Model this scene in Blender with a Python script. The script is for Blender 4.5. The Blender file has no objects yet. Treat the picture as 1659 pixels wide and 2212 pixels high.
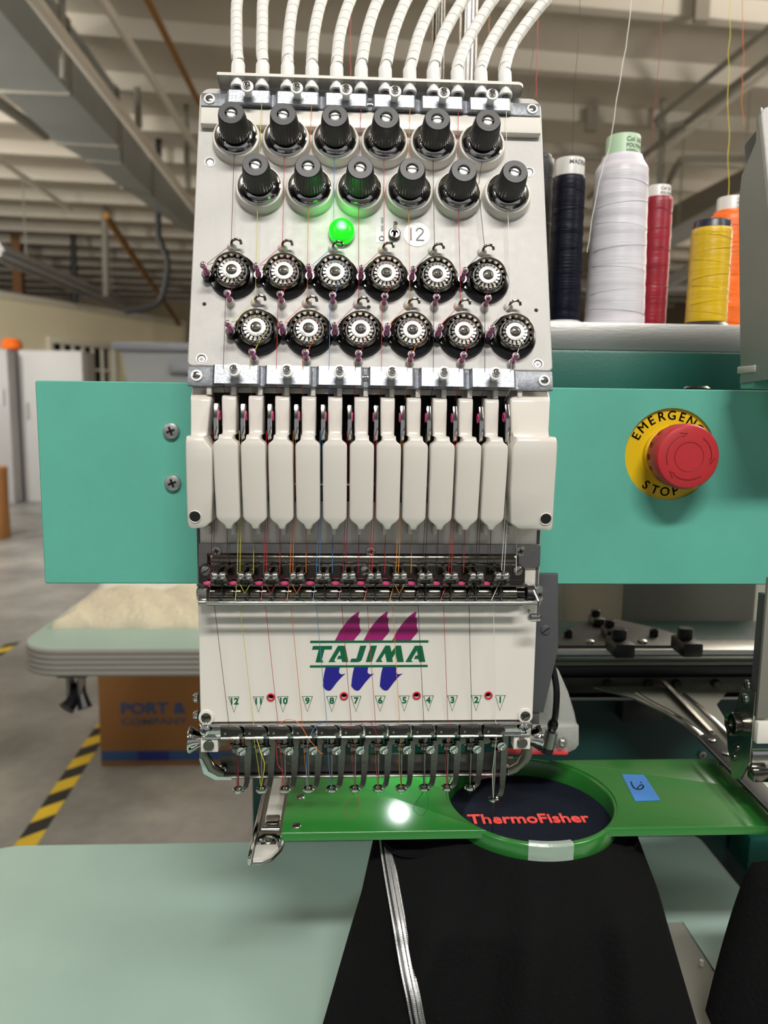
import bpy, bmesh, math, random
from mathutils import Matrix, Vector
from math import sin, cos, pi, radians, sqrt, atan2
random.seed(7)
S = bpy.context.scene
C = S.collection
H = 1.25                                   # eye height above the shop floor
# ---------------------------------------------------------------- camera
PITCH, YAW, ROLL, FPX = radians(7.742), radians(2.716), radians(0.707), 1630.7
IW, IH = 1659, 2212
_f = Vector((sin(YAW)*cos(PITCH), cos(YAW)*cos(PITCH), -sin(PITCH)))
_r0 = Vector((cos(YAW), -sin(YAW), 0)); _u0 = _r0.cross(_f)
_r = _r0*cos(ROLL) + _u0*sin(ROLL); _u = -_r0*sin(ROLL) + _u0*cos(ROLL)
cd = bpy.data.cameras.new('camera'); cam = bpy.data.objects.new('camera', cd); C.objects.link(cam)
cd.sensor_fit = 'VERTICAL'; cd.sensor_height = 36; cd.lens = FPX/IH*36; cd.clip_start = .02; cd.clip_end = 200
Mc = Matrix((_r, _u, -_f)).transposed().to_4x4(); Mc.translation = (0, 0, H); cam.matrix_world = Mc
cd.dof.use_dof = True; cd.dof.focus_distance = .46; cd.dof.aperture_fstop = 8.5
S.camera = cam
# ---------------------------------------------------------------- world, exposure, lamps
w = bpy.data.worlds.new('world'); S.world = w; w.use_nodes = True
w.node_tree.nodes['Background'].inputs[0].default_value = (.93, .95, 1, 1)
w.node_tree.nodes['Background'].inputs[1].default_value = .16
S.view_settings.view_transform = 'Standard'; S.view_settings.look = 'None'
S.view_settings.gamma = 1; S.view_settings.exposure = 1.14; S.view_settings.use_curve_mapping = False
LAMPS = [  # x, y, z(rel eye), length x, width y, power, aim  (k, r stand for strip lamps; l and b are added unseen fill)
    ('k', (.12, -1.15, 1.72), (1.05, .16), 26, (.02, .45, -.05)),
    ('r', (2.0, -.55, 1.55), (.20, 1.25), 9, (.05, .48, 0)),
    ('l', (-1.9, -1.2, 1.55), (.20, 1.25), 5, (-.05, .48, 0)),
    ('b1', (-3.4, 3.7, 2.25), (.25, 2.4), 100, (-4.8, 12.5, .3)),
    ('b2', (2.8, 3.6, 2.25), (.25, 2.4), 18, (2.8, 3.6, -1)),
    ('b4', (-5.6, 5.8, 2.2), (.25, 2.4), 90, (-5.0, 12, 0)),
    ('b5', (8.2, 9.0, 2.2), (.25, 2.4), 80, (8.2, 9.0, -1)),
    # unseen upward lights, added only to brighten the ceiling
    ('u1', (-3.8, 3.0, 2.05), (.25, 2.4), 72, (-3.8, 3.001, 9)),
    ('u2', (3.4, 2.6, 1.95), (.25, 2.4), 185, (3.4, 2.601, 9)),
    ('u4', (-8.5, 8.5, 2.25), (.25, 2.4), 50, (-8.5, 8.501, 9)),
    ('u5', (8.2, 9.0, 2.25), (.25, 2.4), 360, (8.2, 9.001, 9)),
]
LCOL = (1, .965, .91)
def lamp_light(d, parent=None):
    n, p, sz, pw, aim = d
    ld = bpy.data.lights.new('strip_and_fill_light', 'AREA'); ld.shape = 'RECTANGLE'; ld.size, ld.size_y = sz
    ld.energy = pw; ld.color = LCOL
    o = bpy.data.objects.new('strip_and_fill_light', ld); C.objects.link(o)
    v = Vector(aim) - Vector(p)
    o.rotation_euler = v.to_track_quat('-Z', 'Y').to_euler() if abs(v.x)+abs(v.y) > .01 else ((0, 0, 0) if v.z < 0 else (pi, 0, 0))
    o.location = (p[0], p[1], p[2]+H)
    return o
for d in LAMPS: lamp_light(d)
# ---------------------------------------------------------------- pixel rays (authoring aid) in eye-relative metres
def ray(x, y): return _f + _r*((x-829.5)/FPX) + _u*((1106-y)/FPX)
def at(x, y, Y): d = ray(x, y); return d*(Y/d.y)
def pz(x, y, Z): d = ray(x, y); return d*(Z/d.z)
TT = radians(18.0); TO = Vector((0, .43875, .02306))
TU = Vector((1, 0, 0)); TV = Vector((0, sin(TT), cos(TT))); TN = Vector((0, -cos(TT), sin(TT)))
def tpw(u, v, h=0): return TO + TU*u + TV*v + TN*h
def tp(x, y, h=0): d = ray(x, y); return d*(((TO+TN*h).dot(TN))/d.dot(TN))
def tM(u, v, h=0, rot=0):
    M = Matrix((TU, TV, TN)).transposed().to_4x4(); M.translation = tpw(u, v, h)
    return M @ Matrix.Rotation(rot, 4, 'Z')
def fM(p):     # frame on a vertical front face: local x right, y up, z towards the operator
    M = Matrix((Vector((1,0,0)), Vector((0,0,1)), Vector((0,-1,0)))).transposed().to_4x4(); M.translation = p; return M
def T(p): return Matrix.Translation(p)
# ---------------------------------------------------------------- materials
def lin(c):
    return tuple((v/255/12.92 if v/255 <= .04045 else ((v/255+.055)/1.055)**2.4) for v in c)
MATS = {}
def mat(name, col, rough=.5, metal=0, bump=0, bscale=300, var=0, vscale=60, coat=0, emit=0, trans=0, sheen=0, ior=None, sss=0, alpha=1, stretch=None, aniso=0, rvar=0, detail=4, spec=None, crough=.08):
    m = bpy.data.materials.new(name); m.use_nodes = True; nt = m.node_tree; b = nt.nodes['Principled BSDF']
    c = lin(col); b.inputs['Base Color'].default_value = (*c, 1)
    b.inputs['Roughness'].default_value = rough; b.inputs['Metallic'].default_value = metal
    if coat: b.inputs['Coat Weight'].default_value = coat; b.inputs['Coat Roughness'].default_value = crough
    if emit: b.inputs['Emission Color'].default_value = (*c, 1); b.inputs['Emission Strength'].default_value = emit
    if trans: b.inputs['Transmission Weight'].default_value = trans
    if sheen: b.inputs['Sheen Weight'].default_value = sheen; b.inputs['Sheen Roughness'].default_value = .4
    if sss: b.inputs['Subsurface Weight'].default_value = sss; b.inputs['Subsurface Radius'].default_value = (.004, .004, .004); b.inputs['Subsurface Scale'].default_value = 1
    if spec is not None: b.inputs['Specular IOR Level'].default_value = spec
    if ior: b.inputs['IOR'].default_value = ior
    if aniso: b.inputs['Anisotropic'].default_value = aniso
    if alpha < 1: b.inputs['Alpha'].default_value = alpha
    if bump or var or rvar:
        tc = nt.nodes.new('ShaderNodeTexCoord'); src = tc.outputs['Object']
        if stretch:
            mp = nt.nodes.new('ShaderNodeMapping'); mp.inputs['Scale'].default_value = stretch
            nt.links.new(src, mp.inputs['Vector']); src = mp.outputs['Vector']
    if bump:
        n = nt.nodes.new('ShaderNodeTexNoise'); n.inputs['Scale'].default_value = bscale; n.inputs['Detail'].default_value = detail
        nt.links.new(src, n.inputs['Vector'])
        bp = nt.nodes.new('ShaderNodeBump'); bp.inputs['Strength'].default_value = bump; bp.inputs['Distance'].default_value = .3/bscale
        nt.links.new(n.outputs['Fac'], bp.inputs['Height']); nt.links.new(bp.outputs['Normal'], b.inputs['Normal'])
    if var or rvar:
        n2 = nt.nodes.new('ShaderNodeTexNoise'); n2.inputs['Scale'].default_value = vscale; n2.inputs['Detail'].default_value = 5
        nt.links.new(src, n2.inputs['Vector'])
        if var:
            r = nt.nodes.new('ShaderNodeValToRGB'); r.color_ramp.elements[0].position = .3; r.color_ramp.elements[1].position = .7
            r.color_ramp.elements[0].color = (*[v*(1-var) for v in c], 1); r.color_ramp.elements[1].color = (*[min(1, v*(1+var)) for v in c], 1)
            nt.links.new(n2.outputs['Fac'], r.inputs['Fac']); nt.links.new(r.outputs['Color'], b.inputs['Base Color'])
        if rvar:
            mr = nt.nodes.new('ShaderNodeMapRange'); mr.inputs['To Min'].default_value = max(.02, rough-rvar); mr.inputs['To Max'].default_value = rough+rvar
            nt.links.new(n2.outputs['Fac'], mr.inputs['Value']); nt.links.new(mr.outputs['Result'], b.inputs['Roughness'])
    MATS[name] = m; return m
mat('panel_white', (180, 178, 174), .42, .0, bump=.12, bscale=900, var=.05, vscale=220, rvar=.12)
mat('cream', (210, 205, 197), .22, bump=.03, bscale=400, coat=.3)
mat('plate_white', (214, 210, 202), .30, coat=.2)
mat('chrome', (205, 204, 202), .10, 1, bump=.02, bscale=250)
mat('chrome_dark', (120, 116, 108), .16, 1, bump=.04, bscale=300)
mat('chrome_soft', (178, 176, 172), .24, 1, bump=.05, bscale=260)
mat('zinc', (146, 150, 156), .44, 1, bump=.3, bscale=700, var=.18, vscale=500)
mat('steel', (150, 149, 146), .30, 1, bump=.04, bscale=300)
mat('bar_dark', (96, 94, 90), .3, 1, bump=.05, bscale=300)
mat('screw_zinc', (178, 178, 176), .32, .7, bump=.1, bscale=900)
mat('wash_white', (226, 226, 224), .35)
mat('black', (16, 16, 18), .42, bump=.05, bscale=600)
mat('black_gloss', (8, 8, 9), .16)
mat('black_matte', (7, 7, 8), .7)
mat('knob_black', (24, 24, 26), .42, bump=.08, bscale=1500)
mat('dark_grey', (72, 73, 76), .42, bump=.05, bscale=400)
mat('iron', (55, 54, 50), .4, .6, var=.2, vscale=80)
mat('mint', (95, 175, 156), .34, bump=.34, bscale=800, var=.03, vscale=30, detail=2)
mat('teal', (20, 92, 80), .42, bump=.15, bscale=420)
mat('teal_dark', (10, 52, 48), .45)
mat('mint_table', (152, 177, 168), .33, var=.02, vscale=20)
mat('table_edge', (142, 140, 132), .4)
mat('hoop_green', (40, 114, 44), .24, coat=.8, crough=.2, bump=.02, bscale=160)
mat('alu', (186, 186, 182), .38, 1, bump=.06, bscale=120, stretch=(1, 1, 8))
mat('alu_cast', (186, 186, 182), .48, .55, bump=.5, bscale=420)
mat('hub_satin', (222, 220, 214), .42, .5)
mat('dome_grey', (120, 117, 108), .34, 1)
mat('chrome_foot', (112, 110, 106), .2, 1, bump=.12, bscale=500)
mat('alu_side', (150, 155, 155), .42, .9, bump=.05, bscale=300, stretch=(1, .05, 1))
mat('tube_white', (226, 224, 220), .34, sss=.25, bump=.06, bscale=600)
mat('socket_white', (222, 222, 220), .3, sss=.3)
mat('pink', (176, 96, 140), .3)
mat('pink_hot', (196, 70, 120), .35)
mat('yellow_sign', (222, 184, 16), .42)
mat('ink', (14, 15, 17), .6)
mat('stop_red', (178, 42, 48), .42, bump=.03, bscale=500)
mat('stop_groove', (110, 22, 28), .5)
mat('lamp_green', (20, 200, 20), .25, emit=.5)
def led_core(m):          # the dome glows brightest over its diode
    nt = m.node_tree; b = nt.nodes['Principled BSDF']; tc = nt.nodes.new('ShaderNodeTexCoord')
    d = nt.nodes.new('ShaderNodeVectorMath'); d.operation = 'DISTANCE'; d.inputs[1].default_value = (0, .0012, .0080)
    nt.links.new(tc.outputs['Object'], d.inputs[0]); r = nt.nodes.new('ShaderNodeValToRGB'); e = r.color_ramp.elements
    mr = nt.nodes.new('ShaderNodeMapRange'); mr.inputs['From Max'].default_value = .009; nt.links.new(d.outputs['Value'], mr.inputs['Value']); nt.links.new(mr.outputs['Result'], r.inputs['Fac'])
    e[0].position = .08; e[0].color = (.55, 1.0, .75, 1); e[1].position = .42; e[1].color = (.012, .62, .012, 1)
    nt.links.new(r.outputs['Color'], b.inputs['Emission Color'])
led_core(MATS['lamp_green'])
mat('logo_green', (0, 92, 58), .4)
mat('logo_magenta', (150, 22, 104), .4)
mat('logo_blue', (30, 24, 132), .4)
mat('red_ring', (192, 32, 52), .35)
mat('grey_ink', (120, 118, 118), .5)
mat('sticker', (228, 227, 223), .4)
mat('clear_film', (205, 206, 208), .15, alpha=.35)
mat('clear_tape', (214, 224, 220), .2, alpha=.42, bump=.3, bscale=120)
mat('blue_tape', (62, 126, 200), .6, bump=.1, bscale=900)
mat('salmon_tape', (190, 136, 132), .3)
mat('fleece', (13, 13, 14), .95, bump=1, bscale=330, spec=.16, detail=6)
mat('fleece_navy', (20, 24, 37), .95, bump=1, bscale=420, sheen=.04, detail=6, spec=.1)
mat('zip_silver', (206, 206, 206), .28, .8)
mat('zip_tape', (150, 150, 152), .6)
mat('embroidery', (238, 74, 66), .5, bump=.6, bscale=700, sheen=.3, stretch=(1, .15, 1))
mat('terry', (206, 198, 174), .95, bump=1, bscale=110, sheen=.2)
mat('paper', (214, 214, 208), .6)
mat('card', (158, 110, 60), .75, var=.06, vscale=8, bump=.05, bscale=200)
mat('card_blue', (52, 86, 132), .7)
mat('card_blue_dark', (34, 48, 118), .7)
mat('card_ink', (88, 90, 108), .7)
mat('tote_grey', (150, 154, 162), .45)
mat('tote_clear', (176, 180, 180), .35)
mat('wall_cream', (224, 214, 182), .8, var=.03, vscale=1.5)
mat('wall_far', (150, 136, 108), .85, var=.08, vscale=.7)
mat('trim_white', (214, 208, 190), .6)
mat('cab_white', (172, 171, 169), .5)
mat('cab_grey', (154, 153, 153), .5)
mat('ceil', (180, 172, 157), .85, var=.05, vscale=.8)
mat('joist', (178, 170, 155), .8)
mat('joist_dark', (120, 112, 98), .8)
mat('duct', (168, 174, 172), .42, .55, var=.08, vscale=2)
mat('pipe_white', (216, 208, 194), .5)
mat('pipe_grey', (128, 124, 112), .5)
mat('copper', (146, 104, 52), .45, .3)
mat('wood_post', (120, 82, 44), .7)
mat('hose', (26, 26, 28), .5)
mat('tape_yellow', (214, 182, 36), .55, var=.1, vscale=9)
mat('tape_black', (22, 22, 22), .6)
mat('navy_core', (30, 34, 52), .35)
mat('core_white', (214, 212, 208), .35)
mat('core_green', (170, 198, 166), .45)
mat('core_ink', (86, 88, 92), .6)
mat('red_line', (214, 60, 66), .5)
mat('grey_box', (120, 118, 108), .6)
mat('beige_plate', (172, 172, 160), .5)
def floor_mat():
    m = mat('concrete', (128, 124, 116), .42, bump=.1, bscale=20, rvar=.1, vscale=3)
    nt = m.node_tree; b = nt.nodes['Principled BSDF']
    tc = nt.nodes.new('ShaderNodeTexCoord'); n = nt.nodes.new('ShaderNodeTexNoise'); n.inputs['Scale'].default_value = 2.2; n.inputs['Detail'].default_value = 9
    n.inputs['Roughness'].default_value = .65
    nt.links.new(tc.outputs['Object'], n.inputs['Vector'])
    r = nt.nodes.new('ShaderNodeValToRGB'); e = r.color_ramp.elements
    e[0].position = .3; e[0].color = (*lin((100, 99, 97)), 1); e[1].position = .72; e[1].color = (*lin((166, 163, 156)), 1)
    k = e.new(.5); k.color = (*lin((134, 133, 131)), 1)
    nt.links.new(n.outputs['Fac'], r.inputs['Fac']); nt.links.new(r.outputs['Color'], b.inputs['Base Color']); return m
floor_mat()
def wound_mat(name, col, rough=.32, sh=.5):
    """thread wound round a spool: fine horizontal strands with a silky gloss"""
    m = mat(name, col, rough, 0); nt = m.node_tree; b = nt.nodes['Principled BSDF']
    tc = nt.nodes.new('ShaderNodeTexCoord'); mp = nt.nodes.new('ShaderNodeMapping'); mp.inputs['Scale'].default_value = (6, 6, 900)
    n = nt.nodes.new('ShaderNodeTexNoise'); n.inputs['Scale'].default_value = 1.6; n.inputs['Detail'].default_value = 3
    nt.links.new(tc.outputs['Object'], mp.inputs['Vector']); nt.links.new(mp.outputs['Vector'], n.inputs['Vector'])
    bp = nt.nodes.new('ShaderNodeBump'); bp.inputs['Strength'].default_value = .45; bp.inputs['Distance'].default_value = .0006
    nt.links.new(n.outputs['Fac'], bp.inputs['Height']); nt.links.new(bp.outputs['Normal'], b.inputs['Normal'])
    c = lin(col); mp2 = nt.nodes.new('ShaderNodeMapping'); mp2.inputs['Scale'].default_value = (9, 9, 130)
    n2 = nt.nodes.new('ShaderNodeTexNoise'); n2.inputs['Scale'].default_value = 1; n2.inputs['Detail'].default_value = 4
    nt.links.new(tc.outputs['Object'], mp2.inputs['Vector']); nt.links.new(mp2.outputs['Vector'], n2.inputs['Vector'])
    r = nt.nodes.new('ShaderNodeValToRGB'); r.color_ramp.elements[0].position = .35; r.color_ramp.elements[1].position = .65
    r.color_ramp.elements[0].color = (*[v*.86 for v in c], 1); r.color_ramp.elements[1].color = (*[min(1, v*1.1) for v in c], 1)
    nt.links.new(n2.outputs['Fac'], r.inputs['Fac']); nt.links.new(r.outputs['Color'], b.inputs['Base Color'])
    b.inputs['Sheen Weight'].default_value = sh*.3; b.inputs['Anisotropic'].default_value = .5
    return m
wound_mat('wind_white', (214, 210, 218)); wound_mat('wind_navy', (5, 9, 26), .34, 0).node_tree.nodes['Principled BSDF'].inputs['Specular IOR Level'].default_value = .22; wound_mat('wind_red', (142, 18, 40), .3)
wound_mat('wind_yellow', (216, 176, 22), .28); wound_mat('wind_orange', (236, 106, 18), .34); wound_mat('wind_black', (20, 20, 24), .4)
TCOL = [(96, 22, 30), (206, 196, 48), (190, 34, 44), (222, 112, 34), (70, 130, 184), (150, 24, 48), (196, 44, 52), (222, 140, 36), (24, 24, 26), (190, 40, 44), (26, 26, 28), (226, 224, 220)]
for i, c in enumerate(TCOL): mat('thread_%d' % i, c, .45)
# ---------------------------------------------------------------- mesh helpers
class G:
    def __init__(s): s.v = []; s.f = []
    def add(s, vs, fs, M=None):
        o = len(s.v)
        s.v += [tuple(M @ Vector(p)) for p in vs] if M is not None else [tuple(p) for p in vs]
        s.f += [[i+o for i in f] for f in fs]; return s
    def bm(s, b, M=None):
        b.verts.index_update(); s.add([v.co.copy() for v in b.verts], [[v.index for v in f.verts] for f in b.faces], M); b.free(); return s
    def box(s, c, z, b=0, M=None, seg=2):
        B = bmesh.new(); bmesh.ops.create_cube(B, size=1)
        for v in B.verts: v.co = Vector((v.co.x*z[0]+c[0], v.co.y*z[1]+c[1], v.co.z*z[2]+c[2]))
        if b: bmesh.ops.bevel(B, geom=B.edges[:], offset=b, segments=seg, profile=.5, affect='EDGES')
        return s.bm(B, M)
    def bb(s, x0, x1, y0, y1, z0, z1, b=0, M=None, seg=2):
        return s.box(((x0+x1)/2, (y0+y1)/2, (z0+z1)/2), (abs(x1-x0), abs(y1-y0), abs(z1-z0)), b, M, seg)
    def lathe(s, prof, n=24, M=None, a0=0, a1=2*pi, cap=True):
        full = abs(a1-a0-2*pi) < 1e-6; k = n if full else n+1; vs = []; fs = []
        for r, z in prof:
            for j in range(k):
                a = a0+(a1-a0)*j/n; vs.append((r*cos(a), r*sin(a), z))
        for i in range(len(prof)-1):
            for j in range(n):
                j2 = (j+1) % k
                fs.append([i*k+j, i*k+j2, (i+1)*k+j2, (i+1)*k+j])
        if full and cap:
            if prof[0][0] > 1e-6: fs.append([j for j in range(k)][::-1])
            if prof[-1][0] > 1e-6: fs.append([(len(prof)-1)*k+j for j in range(k)])
        return s.add(vs, fs, M)
    def cyl(s, p0, p1, r0, r1=None, n=14, b=0):
        p0, p1 = Vector(p0), Vector(p1); d = p1-p0; L = d.length
        M = T(p0) @ d.to_track_quat('Z', 'Y').to_matrix().to_4x4(); r1 = r0 if r1 is None else r1
        pr = [(r0-b, 0), (r0, b), (r1, L-b), (r1-b, L)] if b else [(r0, 0), (r1, L)]
        return s.lathe(pr, n, M)
    def ball(s, c, r, n=14, M=None, sq=1):
        k = max(6, n//2); return s.lathe([(max(1e-7, r*sin(pi*i/k)), -r*sq*cos(pi*i/k)) for i in range(k+1)], n, (M if M is not None else Matrix()) @ T(c))
    def tube(s, pts, r, n=8, cap=True, closed=False):
        P = [Vector(p) for p in pts]; m = len(P); rr = r if isinstance(r, (list, tuple)) else [r]*m
        tg = [((P[(i+1) % m]-P[i-1]) if closed else (P[min(i+1, m-1)]-P[max(i-1, 0)])).normalized() for i in range(m)]
        a = Vector((0, 0, 1)) if abs(tg[0].z) < .9 else Vector((1, 0, 0))
        nx = tg[0].cross(a).normalized(); vs = []
        for i in range(m):
            nx = (nx - tg[i]*nx.dot(tg[i])).normalized(); ny = tg[i].cross(nx)
            for j in range(n):
                q = 2*pi*j/n; vs.append(P[i] + (nx*cos(q)+ny*sin(q))*rr[i])
        fs = []
        for i in range(m if closed else m-1):
            i2 = (i+1) % m
            for j in range(n): fs.append([i*n+j, i*n+(j+1) % n, i2*n+(j+1) % n, i2*n+j])
        if cap and not closed: fs += [list(range(n))[::-1], [(m-1)*n+j for j in range(n)]]
        return s.add(vs, fs)
    def prism(s, poly, z0, z1, M=None, b=0, seg=2):
        B = bmesh.new(); vs = [B.verts.new((p[0], p[1], z0)) for p in poly]; f = B.faces.new(vs)
        f.normal_update()
        if f.normal.z > 0: f.normal_flip()
        r = bmesh.ops.extrude_face_region(B, geom=[f]); nv = [e for e in r['geom'] if isinstance(e, bmesh.types.BMVert)]
        for v in nv: v.co.z = z1
        if b:
            B.normal_update(); ns = set(nv)
            es = [e for e in B.edges if e.verts[0] in ns and e.verts[1] in ns]
            bmesh.ops.bevel(B, geom=es, offset=b, segments=seg, profile=.5, affect='EDGES')
        return s.bm(B, M)
    def plate(s, outer, holes, z0, z1, M=None, ch=0):
        """flat plate with holes; front face at z1"""
        B = bmesh.new(); loops = []
        def off(poly, d):
            n = len(poly); out = []
            ar = sum(poly[i][0]*poly[(i+1) % n][1]-poly[(i+1) % n][0]*poly[i][1] for i in range(n)); sg = 1 if ar > 0 else -1
            for i in range(n):
                a, p, c = Vector(poly[i-1]), Vector(poly[i]), Vector(poly[(i+1) % n])
                n1 = Vector((-(p-a).y, (p-a).x)).normalized(); n2 = Vector((-(c-p).y, (c-p).x)).normalized()
                m = (n1+n2).normalized(); k = d/max(.3, m.dot(n1)); out.append(tuple(p+m*k*sg))
            return out
        front = off(outer, ch) if ch else outer
        es = []
        for L in [front]+holes:
            vs = [B.verts.new((p[0], p[1], z1)) for p in L]; es += [B.edges.new((vs[i], vs[(i+1) % len(vs)])) for i in range(len(vs))]
        bmesh.ops.triangle_fill(B, use_beauty=True, use_dissolve=False, edges=es, normal=(0, 0, 1)); s.bm(B, M)
        def wall(A, za, Bq, zb):
            n = len(A); s.add([(p[0], p[1], za) for p in A]+[(p[0], p[1], zb) for p in Bq], [[i, (i+1) % n, n+(i+1) % n, n+i] for i in range(n)], M)
        if ch: wall(front, z1, outer, z1-ch)
        wall(outer, z1-ch, outer, z0)
        for h in holes: wall(h, z1, h, z0)
        return s
    def loft(s, rows, M=None, closed=True):
        k = len(rows[0]); vs = [p for r in rows for p in r]; fs = []
        for i in range(len(rows)-1):
            for j in range(k if closed else k-1): fs.append([i*k+j, i*k+(j+1) % k, (i+1)*k+(j+1) % k, (i+1)*k+j])
        if closed: fs += [list(range(k))[::-1], [(len(rows)-1)*k+j for j in range(k)]]
        return s.add(vs, fs, M)
    def mesh(s, name, ang=32, fix=True):
        me = bpy.data.meshes.new(name); me.from_pydata(s.v, [], s.f); me.validate()
        if fix:
            B = bmesh.new(); B.from_mesh(me); bmesh.ops.recalc_face_normals(B, faces=B.faces[:]); B.to_mesh(me); B.free()
        me.polygons.foreach_set('use_smooth', [True]*len(me.polygons)); me.set_sharp_from_angle(angle=radians(ang)); return me
W = {}
def obj(name, g, m, parent=None, M=None, label=None, cat=None, group=None, kind=None, ang=32):
    """one mesh object; M places it in eye-relative space; a child is stored relative to its parent"""
    me = g if isinstance(g, bpy.types.Mesh) else g.mesh(name, ang)
    mm = MATS[m] if isinstance(m, str) else m
    if mm is not None and not me.materials: me.materials.append(mm)
    o = bpy.data.objects.new(name, me); C.objects.link(o); M = M if M is not None else Matrix()
    if parent is None and isinstance(g, G) and M == Matrix():          # put the origin of a thing at its base
        lo = [min(v[i] for v in g.v) for i in range(3)]; hi = [max(v[i] for v in g.v) for i in range(3)]
        c = Vector(((lo[0]+hi[0])/2, (lo[1]+hi[1])/2, lo[2])); me.transform(T(-c)); M = T(c)
    W[o] = M
    if parent is None: o.matrix_basis = T((0, 0, H)) @ M
    else: o.parent = parent; o.matrix_basis = W[parent].inverted() @ M
    for k, v in (('label', label), ('category', cat), ('group', group), ('kind', kind)):
        if v: o[k] = v
    return o
def thing(name, loc, label, cat, group=None, kind=None):
    o = bpy.data.objects.new(name, None); C.objects.link(o); o.empty_display_size = .02
    W[o] = T(loc); o.matrix_basis = T((0, 0, H)) @ W[o]
    if label: o['label'] = label; o['category'] = cat
    if group: o['group'] = group
    if kind: o['kind'] = kind
    return o
def part_empty(name, M, parent, label=None):
    o = bpy.data.objects.new(name, None); C.objects.link(o); o.empty_display_size = .01
    W[o] = M; o.parent = parent; o.matrix_basis = W[parent].inverted() @ M
    if label: o['label'] = label
    return o
def circ(cx, cy, r, n=32, a0=0): return [(cx+r*cos(a0+2*pi*i/n), cy+r*sin(a0+2*pi*i/n)) for i in range(n)]
def rrect(x0, y0, x1, y1, r, n=6):
    o = []
    rs = r if isinstance(r, (list, tuple)) else [r]*4
    for (cx, cy, a, q) in ((x1-rs[0], y0+rs[0], -pi/2, rs[0]), (x1-rs[1], y1-rs[1], 0, rs[1]), (x0+rs[2], y1-rs[2], pi/2, rs[2]), (x0+rs[3], y0+rs[3], pi, rs[3])):
        for i in range(n+1): o.append((cx+q*cos(a+pi/2*i/n), cy+q*sin(a+pi/2*i/n)))
    return o
def cat_rom(P, k=8):
    P = [Vector(p) for p in P]; Q = [P[0]*2-P[1]]+P+[P[-1]*2-P[-2]]; out = []
    for i in range(1, len(Q)-2):
        a, b, c, d = Q[i-1:i+3]
        for j in range(k):
            t = j/k; out.append(.5*((2*b)+(c-a)*t+(2*a-5*b+4*c-d)*t*t+(3*b-a-3*c+d)*t**3))
    out.append(P[-1]); return out
def text_g(s, size, extr=.0001, shear=0, bold=0, align='CENTER', sx=1, space=1):
    cu = bpy.data.curves.new('t', 'FONT'); cu.body = s; cu.size = size; cu.extrude = extr; cu.shear = shear; cu.offset = bold; cu.align_x = align; cu.align_y = 'CENTER'; cu.resolution_u = 4
    cu.space_character = space
    o = bpy.data.objects.new('t', cu); C.objects.link(o); dg = bpy.context.evaluated_depsgraph_get()
    me = bpy.data.meshes.new_from_object(o.evaluated_get(dg)); g = G()
    g.add([(v.co.x*sx, v.co.y, v.co.z) for v in me.vertices], [list(p.vertices) for p in me.polygons])
    bpy.data.objects.remove(o); bpy.data.curves.remove(cu); bpy.data.meshes.remove(me); return g
def screw_g(r, h=.0014, kind='phillips', n=18, rec=None):
    """dome or flat screw head with a cut recess, axis local z"""
    g = G()
    if kind == 'socket':
        g.lathe([(r, 0), (r, h), (r*.93, h*1.15), (r*.55, h*1.15)], n); g.lathe([(r*.55, h*1.15), (r*.5, h*.5), (r*.12, h*.5), (1e-6, h*.5)], 6)
    elif kind == 'dome':
        g.lathe([(r, 0), (r*.97, h*.25), (r*.8, h*.7), (r*.5, h*.95), (1e-6, h*1.05)], n)
    else:
        g.lathe([(r, 0), (r, h*.5), (r*.92, h*.8), (r*.6, h), (1e-6, h*1.06)], n)
    return g
def recess_g(r, h, kind='phillips'):
    g = G()
    if kind == 'slot': g.box((0, 0, h), (r*1.75, r*.22, .0002), 0, Matrix.Rotation(radians(35), 4, 'Z'))
    elif kind == 'hex': g.lathe([(r*.5, h-.0004), (r*.5, h+.0001), (1e-6, h+.0001)], 6)
    else:
        for a in (20, 110): g.box((0, 0, h), (r*1.05, r*.26, .0002), 0, Matrix.Rotation(radians(a), 4, 'Z'))
    return g
_sc = {}
def screw(parent, M, r, kind='phillips', h=None, m='chrome', name='screw', label=None):
    """screw head with its dark recess, one mesh"""
    h = h or r*.45; k = (round(r, 5), kind, round(h, 5), m)
    if k not in _sc:
        g = screw_g(r, h, 'socket' if kind == 'hex' else 'phillips'); n = len(g.f); q = recess_g(r, h*(1.06 if kind != 'hex' else .62), kind)
        g.add(q.v, q.f); me = bpy.data.meshes.new('screw'); me.from_pydata(g.v, [], g.f)
        me.materials.append(MATS[m]); me.materials.append(MATS['black'])
        for i, p in enumerate(me.polygons): p.use_smooth = True; p.material_index = 1 if i >= n else 0
        me.set_sharp_from_angle(angle=radians(30)); _sc[k] = me
    return obj(name, _sc[k], None, parent, M, label)
# ================================================================ embroidery head: upper thread tension stand
STEP = .02939
ts = thing('thread_tension_stand', tpw(.013, 0, 0), 'white thread tension panel with twelve black knobs and twelve round thread wheels', 'tension panel')
PU0, PU1, PV1 = -.0916, .1176, .178
def panel_plate(parent, du=0):
    hole = lambda u, v, r: circ(u+du, v, r, 16)
    hs = [hole(-.0838, .0042, .0024), hole(.109, .0042, .0024), hole(-.0838, .128, .0024), hole(.1085, .1272, .0024), hole(-.0835, .0375, .0012), hole(.011, .0375, .0012), hole(.1093, .0375, .0012)] if not du else []
    g = G().plate(rrect(PU0+du, 0, PU1+du, PV1, [.003, .007, .007, .003]), hs, -.0035, 0, tM(0, 0), ch=.0006)
    g.bb(PU0+du+.001, PU1+du-.001, .001, PV1-.001, -.0040, -.0036, 0, tM(0, 0))
    return obj('panel', g, 'panel_white', parent)
pn = panel_plate(ts)
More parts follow.
